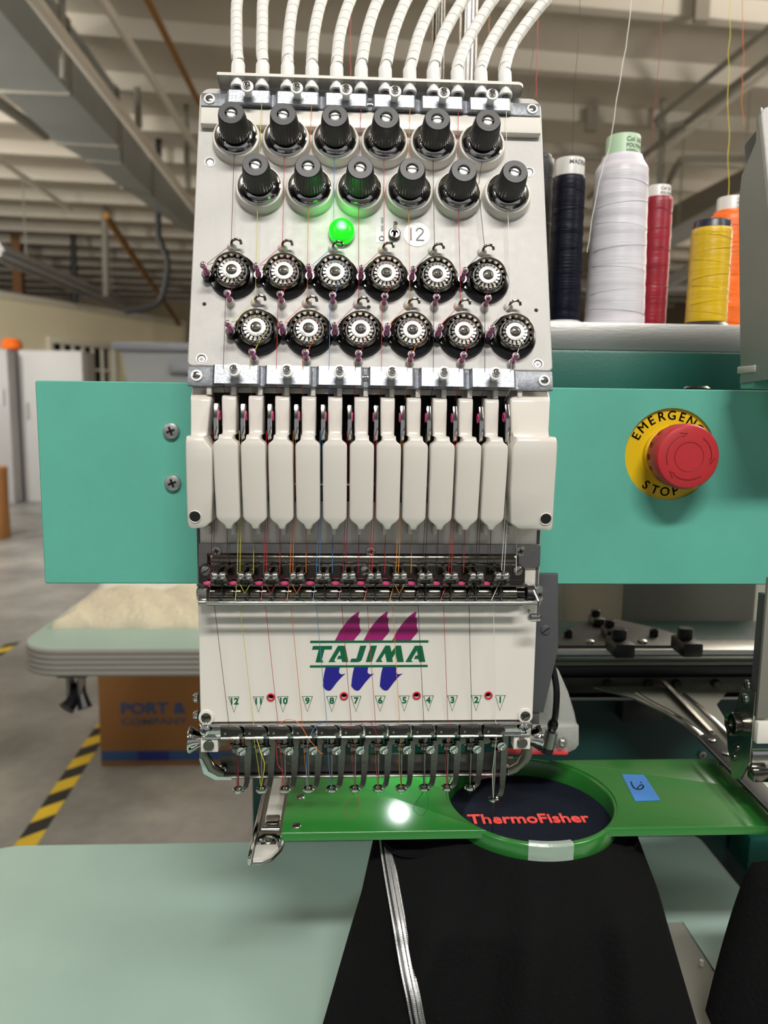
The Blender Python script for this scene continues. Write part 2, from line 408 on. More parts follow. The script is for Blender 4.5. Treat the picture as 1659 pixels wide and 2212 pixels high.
for u, v, r in ((-.0838, .0042, .0024), (.109, .0042, .0024), (-.0838, .128, .0024), (.1085, .1272, .0024)):
    g = G().lathe([(.0034, 0), (.0034, .0006), (.0026, .0008), (.0023, .0002)], 20, cap=False); obj('screw_washer', g, 'wash_white', ts, tM(u, v, -.0004))
    screw(ts, tM(u, v, -.002), .0021, 'hex', .0014, 'chrome_soft')
def grad_body(du, parent):
    g = G().bb(PU0+du+.004, PU1+du-.004, .004, PV1-.006, -.030, -.0042, .002, tM(0, 0)); obj('rear_housing', g, 'dark_grey', parent)
grad_body(0, ts)
# ledge that carries the twelve tube ends
g = G().plate(rrect(-.0795, .0, .1045, .0122, [.004, .004, .0005, .0005]), [], -.0011, .0011, tM(0, .178, 0) @ Matrix.Rotation(radians(90), 4, 'X') @ Matrix.Scale(-1, 4, (0, 0, 1)), ch=.0003)
obj('tube_shelf', g, 'plate_white', ts, label='white rounded shelf along the top edge')
g = G().bb(-.0895, .1155, .1500, .1612, 0, .0048, .0007, tM(0, 0)); obj('ridge', g, 'plate_white', ts)
def guide_bar(v0, v1, h0, u_first, label):
    br = obj('guide_bar', G().bb(-.0895 if v0 > .1 else -.0905, .1155 if v0 > .1 else .1165, v0, v1, h0, h0+.0022, .0004, tM(0, 0)), 'zinc', ts, label=label)
    for i in range(6):
        u = u_first+STEP*i*.985; hw = .0126
        pr = [(-hw-.0022, 0), (-hw-.0008, .0005), (-hw, .003), (-hw+.0008, .0036), (hw-.0008, .0036), (hw, .003), (hw+.0008, .0005), (hw+.0022, 0), (hw+.0008, -.0004), (-hw-.0008, -.0004)]
        rows = [[(a, vv, b) for a, b in pr] for vv in (v0+.0002, v1-.0002)]
        obj('bridge_plate', G().loft(rows, tM(u, 0, h0+.0022)), 'zinc', br)
        M = tM(u, (v0+v1)/2+(.0008 if v0 > .1 else 0), h0+.0054)
        obj('pin', G().lathe([(.0022, 0), (.0022, .0060), (.0035, .0062), (.0037, .0067), (.0037, .0076), (.0028, .0079)], 20, M), 'wash_white', br)
        screw(br, M @ T((0, 0, .0078)), .0022, 'phillips', .0022)
    mid = u_first+STEP*.985*2.5
    for u in ((-.0845, .1105, mid) if v0 > .1 else (-.0855, .1115, mid)):
        if u != mid: obj('washer', G().lathe([(.0033, 0), (.0033, .0008), (.0029, .0010), (.0018, .0010)], 20, tM(u, (v0+v1)/2, h0+.0021), cap=False), 'wash_white', br)
        screw(br, tM(u, (v0+v1)/2, h0+.0024), .0024 if u != mid else .0019, 'phillips', .001)
    return br
guide_bar(.1617, .1702, .0030, -.0608, 'shiny metal guide bar with raised bridges')
guide_bar(-.0125, -.0012, .0005, -.0632, 'shiny metal guide bar with raised bridges')
# pre-tension knobs
def knob_meshes():
    col = G().lathe([(.0148, 0), (.0146, .0006), (.0142, .0045), (.0137, .0056), (.0128, .0060), (.0105, .0060)], 40)
    dish = G().lathe([(.0126, .0060), (.0126, .0066), (.0119, .0070), (.0108, .0066), (.0096, .0064), (.0088, .0070), (.0078, .0076), (.0068, .0078), (.005, .0078)], 40)
    spr = []
    for i in range(60):
        a = i*2*pi/14; spr.append(((.0070-.00002*i)*cos(a), (.0070-.00002*i)*sin(a), .0082+.0030*i/60))
    sp = G().tube(spr, .0005, 6)
    n = 120; prof = [(.0088, .0104, 0), (.0091, .0110, 1), (.0087, .014, 1), (.0077, .0238, 1), (.0074, .0252, 0), (.0069, .0258, 0), (.0036, .0258, 0), (.0033, .0250, 0), (.0033, .0236, 0)]
    gr = G(); vs = []; fs = []
    for r, z, k in prof:
        for j in range(n):
            a = 2*pi*j/n; rr = r - (.00032 if (k and j % 4 in (2, 3)) else 0); vs.append((rr*cos(a), rr*sin(a), z))
    for i in range(len(prof)-1):
        for j in range(n): fs.append([i*n+j, i*n+(j+1) % n, (i+1)*n+(j+1) % n, (i+1)*n+j])
    gr.add(vs, fs); gr.lathe([(.0094, .0104), (1e-6, .0104)], 30)
    st = G().lathe([(.0029, .010), (.0029, .0246), (.0022, .0253), (1e-6, .0255)], 20)
    k = len(st.f); st.box((0, .0004, .0253), (.006, .0009, .0006))
    me = st.mesh('stud'); me.materials.append(MATS['hub_satin']); me.materials.append(MATS['black'])
    for i, p in enumerate(me.polygons):
        if i >= k: p.material_index = 1
    return [('collar', col.mesh('collar'), 'plate_white'), ('spring_dish', dish.mesh('spring_dish'), 'chrome'), ('spring', sp.mesh('spring'), 'chrome'), ('grip', gr.mesh('grip', 25), 'knob_black'), ('stud', me, None)]
KM = knob_meshes()
KN = [(-.0679+STEP*i, .1416) for i in range(6)]+[(-.0533+STEP*i, .1094) for i in range(6)]
for u, v in KN:
    M = tM(u, v, 0, random.uniform(-.4, .4)); e = part_empty('tension_knob', M, ts)
    for n, me, m in KM: obj(n, me, m, e, M)
# thread wheels
def wheel_meshes():
    base = G().lathe([(.0138, 0), (.0138, .0012), (.0134, .0020), (.0118, .0026), (.0100, .0030), (.0098, .0050), (.004, .0050)], 44)
    base.lathe([(.0030, 0), (.0030, .0052), (.0026, .0058), (1e-6, .0058)], 20, T((-.0146, -.0012, 0)))
    base.prism([(-.0146, -.0040), (-.0146, .0018), (-.009, .006), (-.009, -.007)], 0, .0022)
    dish = G().lathe([(.0090, .0048), (.0101, .0056), (.0103, .0064), (.0098, .0078), (.0103, .0092), (.0105, .0100), (.0102, .0103), (.0099, .0099), (.0094, .0084), (.0087, .0074)], 44, cap=False)
    tooth = G()
    for j in range(18):
        R = Matrix.Rotation(2*pi*j/18, 4, 'Z')
        tooth.add([(.0050, -.00055, .0082), (.0070, -.00075, .0086), (.0079, -.00065, .0074), (.0079, .00065, .0074), (.0070, .00075, .0086), (.0050, .00055, .0082),
                   (.0050, -.00055, .0074), (.0069, -.00075, .0078), (.0069, .00075, .0078), (.0050, .00055, .0074)],
                  [[0, 1, 4, 5], [1, 2, 3, 4], [0, 6, 7, 1], [5, 4, 8, 9], [1, 7, 2], [4, 3, 8]], R)
    back = G().lathe([(.0086, .0068), (.0040, .0069), (1e-6, .0069)], 30)
    hub = G().lathe([(.0054, .0082), (.0054, .0087), (.0050, .0089), (.0026, .0089)], 36)
    dome = G().lathe([(.0033, .0088), (.0031, .0093), (.0024, .0098), (.0016, .0101)], 24)
    sleeve = G().lathe([(.0017, .0004), (.0017, .0048), (.00125, .0056), (.0012, .0105), (.0017, .0118), (.0021, .0128), (.0020, .0133), (.0012, .0134)], 20)
    tip = G().lathe([(.0012, .0128), (.0012, .0138), (.0014, .0142), (.0012, .0150), (.0007, .0154), (1e-6, .0155)], 16)
    foot = G().lathe([(.0027, 0), (.0026, .0010), (.0022, .0020), (.0019, .0046), (.0012, .0047)], 20)
    return dict(base=base.mesh('b'), dish=dish.mesh('d'), tooth=tooth.mesh('t'), back=back.mesh('k'), hub=hub.mesh('h'), dome=dome.mesh('o'), sleeve=sleeve.mesh('s'), tip=tip.mesh('p'), foot=foot.mesh('f'))
WM = wheel_meshes()
WH = [(-.0672+STEP*i, .0547) for i in range(6)]+[(-.0525+STEP*i, .0202) for i in range(6)]
hook_pts = cat_rom([(-.0014, 0, 0), (-.0013, .0000, .0036), (-.0004, .0008, .0056), (.0018, .0014, .0062), (.0040, .0008, .0058), (.0046, -.0012, .0050)], 6)
HKM = G().tube(hook_pts, .0008, 8).mesh('hook'); HBM = G().lathe([(.0030, 0), (.0029, .0008), (.0020, .0024), (.0010, .0030)], 20, T((-.0014, 0, 0))).mesh('hookbase')
letters = text_g('TM', .0022, .00005).mesh('tm')
for k, (u, v) in enumerate(WH):
    M = tM(u, v); Mr = tM(u, v, 0, random.uniform(0, 6.28)); e = part_empty('tension_wheel', M, ts)
    obj('wheel_base', WM['base'], 'black_gloss', e, M); obj('wheel_dish', WM['dish'], 'chrome_dark', e, M)
    obj('toothed_disc', WM['tooth'], 'steel', e, Mr); obj('wheel_back', WM['back'], 'black', e, M)
    obj('hub_plate', WM['hub'], 'hub_satin', e, M); obj('hub_dome', WM['dome'], 'dome_grey', e, M)
    obj('hub_lettering', letters, 'grey_ink', e, Mr @ T((0, .0040, .0089)) )
    screw(e, M @ T((0, 0, .0094)), .0018, 'phillips', .0009)
    for n, (du, dv) in enumerate(((-.0146, -.0012), (-.0012, -.0165))):
        P = tM(u+du, v+dv, .0022 if n == 0 else 0)
        if n: obj('post_foot', WM['foot'], 'plate_white', e, P)
        obj('ceramic_post', WM['sleeve'], 'pink', e, P); obj('post_tip', WM['tip'], 'chrome', e, P)
    Hm = tM(u-.0002, v+.0188)
    hk = part_empty('thread_hook', Hm, ts); obj('hook_wire', HKM, 'chrome_dark', hk, Hm); obj('hook_base', HBM, 'plate_white', hk, Hm)
# status lamp, toggle switch, number sticker, film label
def tuv(x, y, h=0): p = tp(x, y, h)-TO; return p.dot(TU), p.dot(TV)
u, v = tuv(738, 505); M = tM(u, v)
sl = part_empty('status_lamp', M, ts, 'glowing green dome lamp')
obj('lamp_dome', G().lathe([(.0076, 0), (.0076, .0020), (.0074, .0046), (.0066, .0060), (.0048, .0072), (.0026, .0079), (1e-6, .0081)], 36), 'lamp_green', sl, M)
obj('lamp_bezel', G().lathe([(.0079, 0), (.0079, .0006), (.0075, .0009)], 36), 'core_green', sl, M)
ld = bpy.data.lights.new('status_lamp_light', 'POINT'); ld.energy = .0042; ld.color = (.1, 1, .12); ld.shadow_soft_size = .006
lo = bpy.data.objects.new('status_lamp_light', ld); C.objects.link(lo); lo.location = tpw(u, v+.002, .0135)+Vector((0, 0, H))
u, v = tuv(852, 508); M = tM(u, v); e = part_empty('toggle_switch', M, ts)
obj('switch_collar', G().lathe([(.0036, 0), (.0036, .0022), (.0030, .0026), (.0022, .0026), (.0018, .0012), (1e-6, .0012)], 24), 'chrome_dark', e, M)
obj('switch_lever', G().tube([(0, 0, .0012), (0, .0010, .006), (0, .0018, .0098), (0, .0019, .0104)], [.0009, .0011, .0014, .0010], 14), 'chrome', e, M)
u, v = tuv(900, 507); M = tM(u, v); e = part_empty('number_sticker', M, ts, 'round white sticker reading 12')
obj('sticker_disc', G().lathe([(.0078, 0), (.0078, .0003), (1e-6, .0003)], 36), 'sticker', e, M)
num = G()
num.tube([(-.0034, -.0038, .0004), (-.0034, .0040, .0004)], .00045, 6)
num.tube(cat_rom([(-.0002, .0022, .0004), (.0006, .0036, .0004), (.0022, .0040, .0004), (.0038, .0028, .0004), (.0034, .0010, .0004), (.0014, -.0014, .0004), (-.0004, -.0037, .0004)], 5)+[Vector((.0044, -.0037, .0004))], .00045, 6)
obj('numeral', num, 'grey_ink', e, M)
u, v = tuv(826, 497); M = tM(u, v); e = part_empty('film_label', M, ts, 'clear printed strip beside the switch')
obj('film', G().box((0, 0, .0002), (.0078, .0165, .0002)), 'clear_film', e, M)
g = G().box((-.0001, .0062, .0004), (.0011, .0035, .0001)).box((-.0001, .0010, .0004), (.0011, .0035, .0001)); g.tube([( .0014*cos(a)-.0004, .0014*sin(a)-.0056, .0004) for a in [i*2*pi/16 for i in range(16)]], .0003, 5, closed=True)
obj('film_print', g, 'grey_ink', e, M)
# ================================================================ thread tubes
TUBES = [[(514,179),(512,117),(511,61),(513,0)], [(567,179),(566,113),(567,47),(569,0)], [(621,181),(621,127),(625.5,61),(636,0)], [(674,183),(674,132),(679,70),(695,0)],
 [(727,184),(728,132),(735,70),(757,0)], [(780,188),(782,132),(794,66),(817,0)], [(832,189),(836,132),(850,70),(878,0)], [(885,193),(890,132),(907,70),(940,0)],
 [(936,194),(940,136),(958,75),(1001,0)], [(988,195),(989,141),(1010,89),(1064,0)], [(1039,197),(1039,146),(1062,89),(1121,0)], [(1091,200),(1090,146),(1111,89),(1179,0)]]
ORD = ['first from the left', 'second from the left', 'third from the left', 'fourth from the left', 'fifth from the left', 'sixth from the left', 'sixth from the right', 'fifth from the right', 'fourth from the right', 'third from the right', 'second from the right', 'first from the right']
TEND = []
for i, t in enumerate(TUBES):
    p0 = tp(t[0][0], t[0][1]-12, .0078); u0 = p0.x
    base = tpw(u0, .178, .0080)
    P = [base-TV*.0065, base]
    pts = [base-TV*.002, base+TV*.010]
    for k, q in enumerate(t[1:]): pts.append(at(q[0], q[1], .495+.018*(k)))
    d = (pts[-1]-pts[-2]).normalized(); pts.append(pts[-1]+d*.030+Vector((.004, .004, 0))); pts.append(pts[-1]+d*.04+Vector((.012, .008, -.002)))
    path = cat_rom(pts, 10)
    tb = thing('thread_tube', base-TV*.0065, 'white spiral-wrapped thread tube, %s of the row above the tension panel' % ORD[i], 'thread tube', 'spiral-wrapped thread tubes')
    obj('inner_tube', G().tube(path, .0030, 12), 'socket_white', tb)
    # spiral wrap
    L = [0]
    for a, b in zip(path, path[1:]): L.append(L[-1]+(b-a).length)
    def samp(s):
        s = max(0, min(s, L[-1]-1e-6)); j = max(k for k in range(len(L)) if L[k] <= s); j = min(j, len(path)-2)
        f = (s-L[j])/(L[j+1]-L[j]); return path[j].lerp(path[j+1], f), (path[j+1]-path[j]).normalized()
    pitch = .0074+.0006*(i % 3); s = .012; rows = []; a = random.uniform(0, 6); nn = 18
    while s < L[-1]-.011:
        row = []
        for (ds, rr) in ((0, .0031), (0, .0037), (pitch*.94, .0037), (pitch*.94, .0031)):
            p, tg = samp(s+ds); nx = tg.cross(Vector((0, 1, 0))).normalized(); ny = tg.cross(nx)
            row.append(p+(nx*cos(a)+ny*sin(a))*rr)
        rows.append(row); s += pitch/nn; a += 2*pi/nn
    obj('spiral_wrap', G().loft(rows), 'tube_white', tb, ang=60)
    M = Matrix((TU, -TN, TV)).transposed().to_4x4(); M.translation = base
    sg = G().lathe([(.0021, -.0010), (.0021, -.0062), (.0030, -.0068), (.0040, -.0064), (.0042, -.0052), (.0040, -.0040), (.0031, -.0030), (.0030, -.0018), (.0036, .0000), (.0041, .0006), (.0041, .0095), (.0038, .0105), (.0030, .0108)], 26, cap=False)
    obj('end_socket', sg, 'socket_white', tb, M)
    TEND.append(base-TV*.0062)
# ================================================================ take-up cover with its fingers
SP = .01491; SX0 = -.0756+.0008
NX = [-.06932+SP*i for i in range(12)]            # needle axes, needle 12 ... needle 1
SL = [SX0+SP*i for i in range(12)]                # slots of the cover
def zy(y, Y, x=752): return at(x, y, Y).z
tc_ = thing('take_up_cover', (.013, .44, zy(1143, .424)), 'cream plastic take-up lever cover with eleven rounded fingers above the chrome strip', 'machine cover')
FR = [(1143, 6.5, .4240), (1139, 8.5, .4233), (1134, 11, .4228), (1130.5, 15.5, .4225), (1127, 20.5, .4223), (1122, 24.8, .4220), (1117, 26.2, .4217), (1060, 26.3, .4190), (1010, 26.3, .4170), (966, 26.2, .4160), (960.5, 25, .4160), (957, 22, .4160), (954.5, 18.2, .4160), (952, 15.8, .4160), (948, 15, .4162), (944.5, 14.8, .4170), (941.5, 15.4, .4195), (940, 15.3, .4300), (937, 15.3, .4310), (928, 15.5, .4314), (905, 15.8, .4318), (866, 16, .4322), (860, 16, .4330), (857, 16, .4355), (856, 16, .4420)]
def finger_row(xl, xr, z, Yf, Yb):
    r = min(.0011, (xr-xl)*.25); d = min(r, Yb-Yf-.0002)
    return [(xl, Yb, z), (xl, Yf+d, z), (xl+r*.3, Yf+d*.3, z), (xl+r, Yf, z), (xr-r, Yf, z), (xr-r*.3, Yf+d*.3, z), (xr, Yf+d, z), (xr, Yb, z)]
kpx = SP/58.45
def tab(g, x0, x1): g.bb(x0, x1, .4340, .4415, zy(857, .436), zy(836, .436), .0005)
for i in range(11):
    cx = (SL[i]+SL[i+1])/2; rows = []
    for y, hw, Yf in FR:
        off = -.0002 if Yf > .425 else 0
        rows.append(finger_row(cx-hw*kpx+off, cx+hw*kpx+off, zy(y, Yf), Yf, Yf+.0115 if Yf < .427 else .4440))
    g = G().loft(rows); tab(g, cx+.0008, cx+.0036); g.bb(cx-.0012, cx+.0020, .4425, .446, zy(900, .44), zy(850, .44))
    obj('finger', g, 'cream', tc_, ang=50)
LE = [(1141, 410, 441, .4235), (1137, 406, 446, .4230), (1126, 404, 457, .4222), (1060, 402, 458, .4190), (1000, 400.5, 458, .4168), (972, 400, 457, .4160), (964, 400, 452, .4160), (956, 400, 445, .4160), (948, 401, 441, .4162), (944, 402, 440, .4172), (941.5, 403, 440, .4200), (940, 411, 448, .4300), (928, 411, 449, .4314), (866, 411, 455, .4322), (860, 411, 456, .4332), (855, 412, 456, .4360), (850, 413, 456, .4400), (842, 414, 452, .4410)]
RE = [(1145, 1124, 1191, .4235), (1141, 1116, 1194, .4230), (1129, 1102, 1195, .4222), (1060, 1103, 1199, .4190), (1000, 1106, 1203, .4168), (972, 1107, 1204.5, .4160), (964, 1110, 1204.5, .4160), (956, 1114, 1204.5, .4160), (950, 1116, 1203.5, .4162), (946, 1116, 1202, .4172), (943.5, 1116, 1200, .4200), (942, 1108, 1187, .4300), (930, 1104, 1186, .4314), (868, 1103, 1189, .4322), (862, 1103, 1189, .4332), (857, 1104, 1188, .4360), (852, 1106, 1187, .4400), (846, 1108, 1186, .4410)]
for R_, nm in ((LE, 'l'), (RE, 'r')):
    rows = []
    for y, a, b, Yf in R_:
        z = at((a+b)/2, y, Yf).z; rows.append(finger_row(at(a, y, Yf).x, at(b, y, Yf).x, z, Yf, Yf+.022 if Yf < .427 else .4450))
    g = G().loft(rows)
    x = at(448 if nm == 'l' else 1116, 845, .437).x; tab(g, x, x+.0028)
    en = obj('end_block', g, 'cream', tc_, ang=50, label='wide end block of the cover')
    px = (421, 1116) if nm == 'l' else (1179, 1121); p = at(*px, .4216); HM = T(p) @ Matrix.Rotation(radians(10.4), 4, 'X') @ fM((0, 0, 0))
    obj('hole_rim', G().lathe([(.0036, -.002), (.0037, .0001), (.0034, .0004), (.0031, .0001), (.0030, -.0015)], 26, cap=False), 'cream', en, HM)
    obj('screw_hole', G().lathe([(.0030, -.001), (.0030, .00002), (1e-6, .00002)], 24), 'black_matte', en, HM @ T((0, 0, .0001)))
# ================================================================ needle case
nc = thing('needle_case', (.013, .46, -.236), 'white needle case with green lettering, thread clamps and a row of presser feet', 'needle case')
XL, XR = -.0897, .1156
g = G().bb(XL-.0005, XR+.001, .4435, .452, zy(852, .4435), zy(824, .4435), .0008)
obj('upper_rail', g, 'cream', nc)
obj('upper_groove', G().bb(XL-.0005, XR+.001, .4428, .4437, zy(840, .4435), zy(837.5, .4435)), 'black_matte', nc)
obj('skirt', G().bb(XL, XR+.0008, .4460, .4500, zy(1270, .446), zy(1085, .446), .0006), 'cream', nc)
obj('case_back', G().bb(XL+.002, XR-.002, .4700, .5190, -.185, zy(830, .45), 0), 'black_matte', nc)
for sx in (XL, XR-.0015): obj('side_wall', G().bb(sx, sx+.0018, .4455, .5190, -.19, zy(850, .45), .0004), 'dark_grey', nc)
g = G()
g.tube([(XL+.003, .458, zy(1045, .458)), (XR-.003, .458, zy(1045, .458))], .0016, 10); obj('inner_shaft', g, 'chrome', nc)
g = G().tube([(XL+.003, .460, zy(1075, .46)), (XR-.003, .460, zy(1075, .46))], .0024, 10); obj('inner_shaft', g, 'chrome_dark', nc)
# take-up levers
def yz_prism(poly, x0, x1, b=.0004):     # poly of (Y, Z)
    M = Matrix(((0, 0, 1, 0), (1, 0, 0, 0), (0, 1, 0, 0), (0, 0, 0, 1)))
    return G().prism(poly, x0, x1, M, b)
for i in range(12):
    x = SL[i]+.0006; zt, zb = zy(872 if i not in (11,) else 866, .428), zy(952, .428)
    poly = [(.4270, zb+.002), (.4285, zb), (.4310, zb+.001), (.4345, zb+.007), (.470, zb+.009), (.470, zb+.014), (.440, zt-.002), (.4335, zt), (.4300, zt-.0008), (.4275, zt-.006), (.4266, zt-.011)]
    lv = part_empty('take_up_lever', T((x, .43, zb)), nc)
    obj('lever_arm', yz_prism(poly, x-.0011, x+.0011, .0005), 'chrome', lv)
    obj('lever_eyelet', G().lathe([(.0016, -.0002), (.0026, -.0002), (.0028, .0003), (.0024, .0006), (.0016, .0003)], 18, cap=False), 'pink_hot', lv, Matrix.Translation((x+(.0012 if i < 6 else -.0012), .4318, (zt+zb)/2+.003)) @ Matrix.Rotation(radians(90 if i < 6 else -90), 4, 'Y'))
    if i < 9: obj('lever_needle_rod', G().tube([(x+.0012, .452, zy(1085, .452)), (x+.0012, .452, zy(880, .452))], .0010, 8), 'steel', lv)
# cream hooks under the cover
for i in range(13):
    p = at(452+54.0*i, 1147, .4425)
    g = G().bb(p.x-.0013, p.x+.0013, .4375, .4465, p.z-.0016, p.z+.0040, .0007); obj('thread_guide_tab', g, 'cream', nc)
# chrome strip with pressed ridge
X0, X1 = at(428, 1200, .4445).x, at(1167, 1200, .4445).x
za, zb = zy(1226, .4445), zy(1174, .4445)
cs = obj('chrome_strip', G().plate(rrect(X0, za, X1, zb, .002), [], 0, .0016, Matrix(((1,0,0,0),(0,0,-1,.4457),(0,1,0,0),(0,0,0,1))), ch=.0004), 'chrome_soft', nc, label='polished metal strip with a pressed ridge')
xa, xb = at(446, 1212, .443).x, at(1122, 1212, .443).x
prof = [(-.0042, 0), (-.0036, .0012), (-.0024, .0024), (0, .0030), (.0024, .0030), (.0036, .0020), (.0042, 0)]
zc = zy(1210, .444)
rows = [[(xx, .4443-(b*k), zc-a) for a, b in prof] for xx, k in ((xa, .02), (xa+.0015, .7), (xa+.004, 1), (xb-.004, 1), (xb-.0015, .7), (xb, .02))]
obj('pressed_ridge', G().loft(rows), 'chrome_dark', cs, ang=60)
for px in (468, 801, 1124): screw(cs, fM(at(px, 1190, .4441)), .0030, 'phillips', .0013, 'chrome_soft')
# thread clamp row
X0, X1 = at(430, 1240, .4415).x, at(1134, 1240, .4415).x
z0, z1 = zy(1258, .4415), zy(1221, .4415)
cr = obj('clamp_rail', G().plate(rrect(X0, z0, X1, z1, [.0006, .003, .003, .0006]), [], 0, .0012, Matrix(((1,0,0,0),(0,0,-1,.4422),(0,1,0,0),(0,0,0,1))), ch=.0003).bb(X0, X1, .4335, .4415, z0-.0008, z0+.0006, .0004), 'chrome_dark', nc)
for px in (445, 788, 1118): screw(cr, fM(at(px, 1233, .4405)), .0030, 'slot', .0012, 'chrome_soft')
CB = G().box((0, 0, -.0005), (.0096, .0052, .0036), .0009)
CB.box((-.0037, 0, -.0034), (.0022, .0046, .0036), .0005).box((.0037, 0, -.0034), (.0022, .0046, .0036), .0005).box((0, .0016, -.0030), (.0060, .0014, .003))
CBM = CB.mesh('clamp_block'); PSM = G().cyl((-.0022, .002, .0006), (-.0022, .0140, .0016), .0011, n=10).cyl((.0022, .002, .0006), (.0022, .0140, .0016), .0011, n=10).mesh('posts')
BLM = G().ball((0, 0, 0), .0023, 18).mesh('ball')
for i in range(12):
    c = at(474+56.35*i, 1243, .4285); c.x = at(474, 1243, .4285).x + SP*.9945*i
    cl = part_empty('thread_clamp', T(c), nc); obj('clamp_block', CBM, 'chrome_dark', cl, T(c)); obj('clamp_posts', PSM, 'chrome_dark', cl, T(c))
    for s in (-1, 1): obj('ball_screw', BLM, 'chrome', cl, T(c+Vector((s*.0023, -.0026, .0004))))
    zb_ = zy(1300, .430); obj('check_spring', G().tube(cat_rom([c+Vector((.0004, .001, -.003)), Vector((c.x+.0008, .432, c.z-.008)), Vector((c.x+.0009, .4300, zb_+.001)), Vector((c.x-.0012, .4285, zb_+.0028))], 5), .00045, 6), 'black', cl)
    e = at(449+56.0*i, 1253, .4345); e.x = at(449, 1253, .4345).x+SP*.9945*i
    obj('pink_eyelet', G().lathe([(.0013, 0), (.0020, .0007), (.0027, .0004), (.0028, -.0003), (.0022, -.0008)], 20, cap=False), 'pink_hot', nc, T(Vector((e.x, .4350, z0+.0010))))
# roller bar and rods
za = zy(1283, .437)
rx0, rx1 = at(452, 1283, .437).x, at(1118, 1283, .437).x
seg = (rx1-rx0)/12
for i in range(12): obj('roller_sleeve', G().cyl((rx0+seg*i+.0006, .4385, za), (rx0+seg*(i+1)-.0006, .4385, za), .0042, n=20, b=.0003), 'chrome_dark', nc)
obj('roller_shaft', G().cyl((rx0-.004, .4385, za), (rx1+.004, .4385, za), .0034, n=16), 'black_gloss', nc)
obj('lower_rod', G().cyl((rx0-.002, .4330, za-.0046), (rx1+.002, .4330, za-.0046), .0016, n=12), 'chrome_dark', nc)
zr = zy(1302, .4255)
obj('thread_rod', G().cyl((at(431, 1302, .4255).x, .4255, zr), (at(1160, 1302, .4255).x, .4255, zr), .00125, n=14), 'chrome', nc, label='thin bright rod in front of the rollers')
g = G().cyl((at(430, 1302, .4255).x-.0002, .4255, zr), (at(446, 1302, .4255).x, .4255, zr), .0018, n=14, b=.0003); p = at(440, 1285, .430)
g.bb(p.x-.0025, p.x+.0025, .4262, .4400, zr-.0012, za+.0050, .0006); obj('rod_bracket', g, 'chrome_soft', nc)
obj('bar_end_cap', G().cyl((at(426, 1280, .437).x, .4385, za), (at(434, 1280, .437).x, .4385, za), .0046, n=18, b=.0006), 'chrome', nc)
p = at(1157, 1278, .438)
obj('bar_end_cap', G().cyl((p.x-.006, .4385, za), (p.x-.0005, .4385, za), .0048, n=18, b=.0005), 'black', nc)
obj('bar_end_cap', G().box((p.x+.001, .440, za), (.0068, .009, .0090), .0016), 'chrome_soft', nc); obj('set_hole', G().lathe([(.0011, 0), (.0011, .0003), (1e-6, .0003)], 14), 'black_matte', nc, fM((p.x+.002, .4356, za)))
g = G().tube([(p.x-.0035, .4300, za+.004), (p.x-.001, .4275, za-.002), (p.x+.0002, .4262, zr+.001), (p.x-.001, .4262, zr-.003), (p.x-.0010, .4265, zr-.008)], .0007, 8)
q = at(1157, 1334, .427); g.box((q.x, .427, q.z), (.0062, .0012, .0048), .0010).box((q.x-.0036, .429, q.z+.001), (.0010, .005, .006), .0003); obj('rod_latch', g, 'chrome', nc, label='small bent chrome latch')
# white lettered front plate
PY = .4450; z0, z1 = -.1912, zy(1292, PY)
pg = G().plate(rrect(XL, z0, XR, z1, .0012), [circ(at(x, y, PY).x, at(x, y, PY).z, .0016, 18) for x, y in ((585, 1506), (743, 1503.5), (900, 1502.5), (1055, 1502))], 0, .0030, Matrix(((1,0,0,0),(0,0,-1,PY+.003),(0,1,0,0),(0,0,0,1))), ch=.0005)
wp = obj('front_plate', pg, 'plate_white', nc, label='white plate with green lettering and numbered triangles')
obj('plate_backing', G().bb(XL+.002, XR-.002, PY+.0034, PY+.006, z0+.002, z1-.002), 'black_matte', nc)
def lp(x, y): p = at(660+x/5.925, 1300+y/5.925, PY); return (p.x, p.z)
FMp = Matrix(((1,0,0,0),(0,0,-1,PY),(0,1,0,0),(0,0,0,1)))
A1 = [(293,770),(415,562),(508,562),(548,768),(470,769),(458,730),(402,730),(424,688),(452,688),(440,622),(366,745),(386,769)]
LT = [[(95,565),(342,563),(335,608),(243,609),(210,740),(230,772),(128,773),(168,610),(83,612)], A1,
      [(568,770),(587,727),(652,725),(700,562),(779,560),(722,735),(705,758),(680,769)], [(770,768),(836,560),(915,560),(850,767)],
      [(896,768),(1022,560),(1082,560),(1100,640),(1160,560),(1222,560),(1257,768),(1175,769),(1150,655),(1110,720),(1118,768),(1040,768),(1016,655),(965,735),(985,768)],
      [(x+985, y-1) for x, y in A1]]
g = G()
for L_ in LT: g.prism([lp(*q) for q in L_], 0, .0002, FMp)
obj('maker_lettering', g, 'logo_green', wp, label='green slanted capital lettering')
for q in ([(60,497),(60,526),(1573,520),(1573,492)], [(55,813),(55,840),(1563,833),(1563,806)]): obj('logo_bar', G().prism([lp(*k) for k in q], 0, .0002, FMp), 'logo_green', wp)
MG = [(378,492),(440,375),(500,290),(590,190),(640,150),(685,122),(688,135),(675,190),(682,215),(697,205),(690,300),(697,335),(710,370),(690,405),(645,455),(620,490)]
BL = [(258,838),(438,838),(428,890),(432,910),(445,922),(465,928),(512,920),(470,952),(400,1030),(345,1105),(320,1132),(290,1138),(255,1122),(220,1080),(228,990),(240,910)]
for k in range(3):
    obj('logo_flame', G().prism([lp(x+366*k, y-2*k*.4) for x, y in MG], 0, .0002, FMp), 'logo_magenta', wp)
    obj('logo_flame', G().prism([lp(x+365*k, y-k) for x, y in BL], 0, .0002, FMp), 'logo_blue', wp)
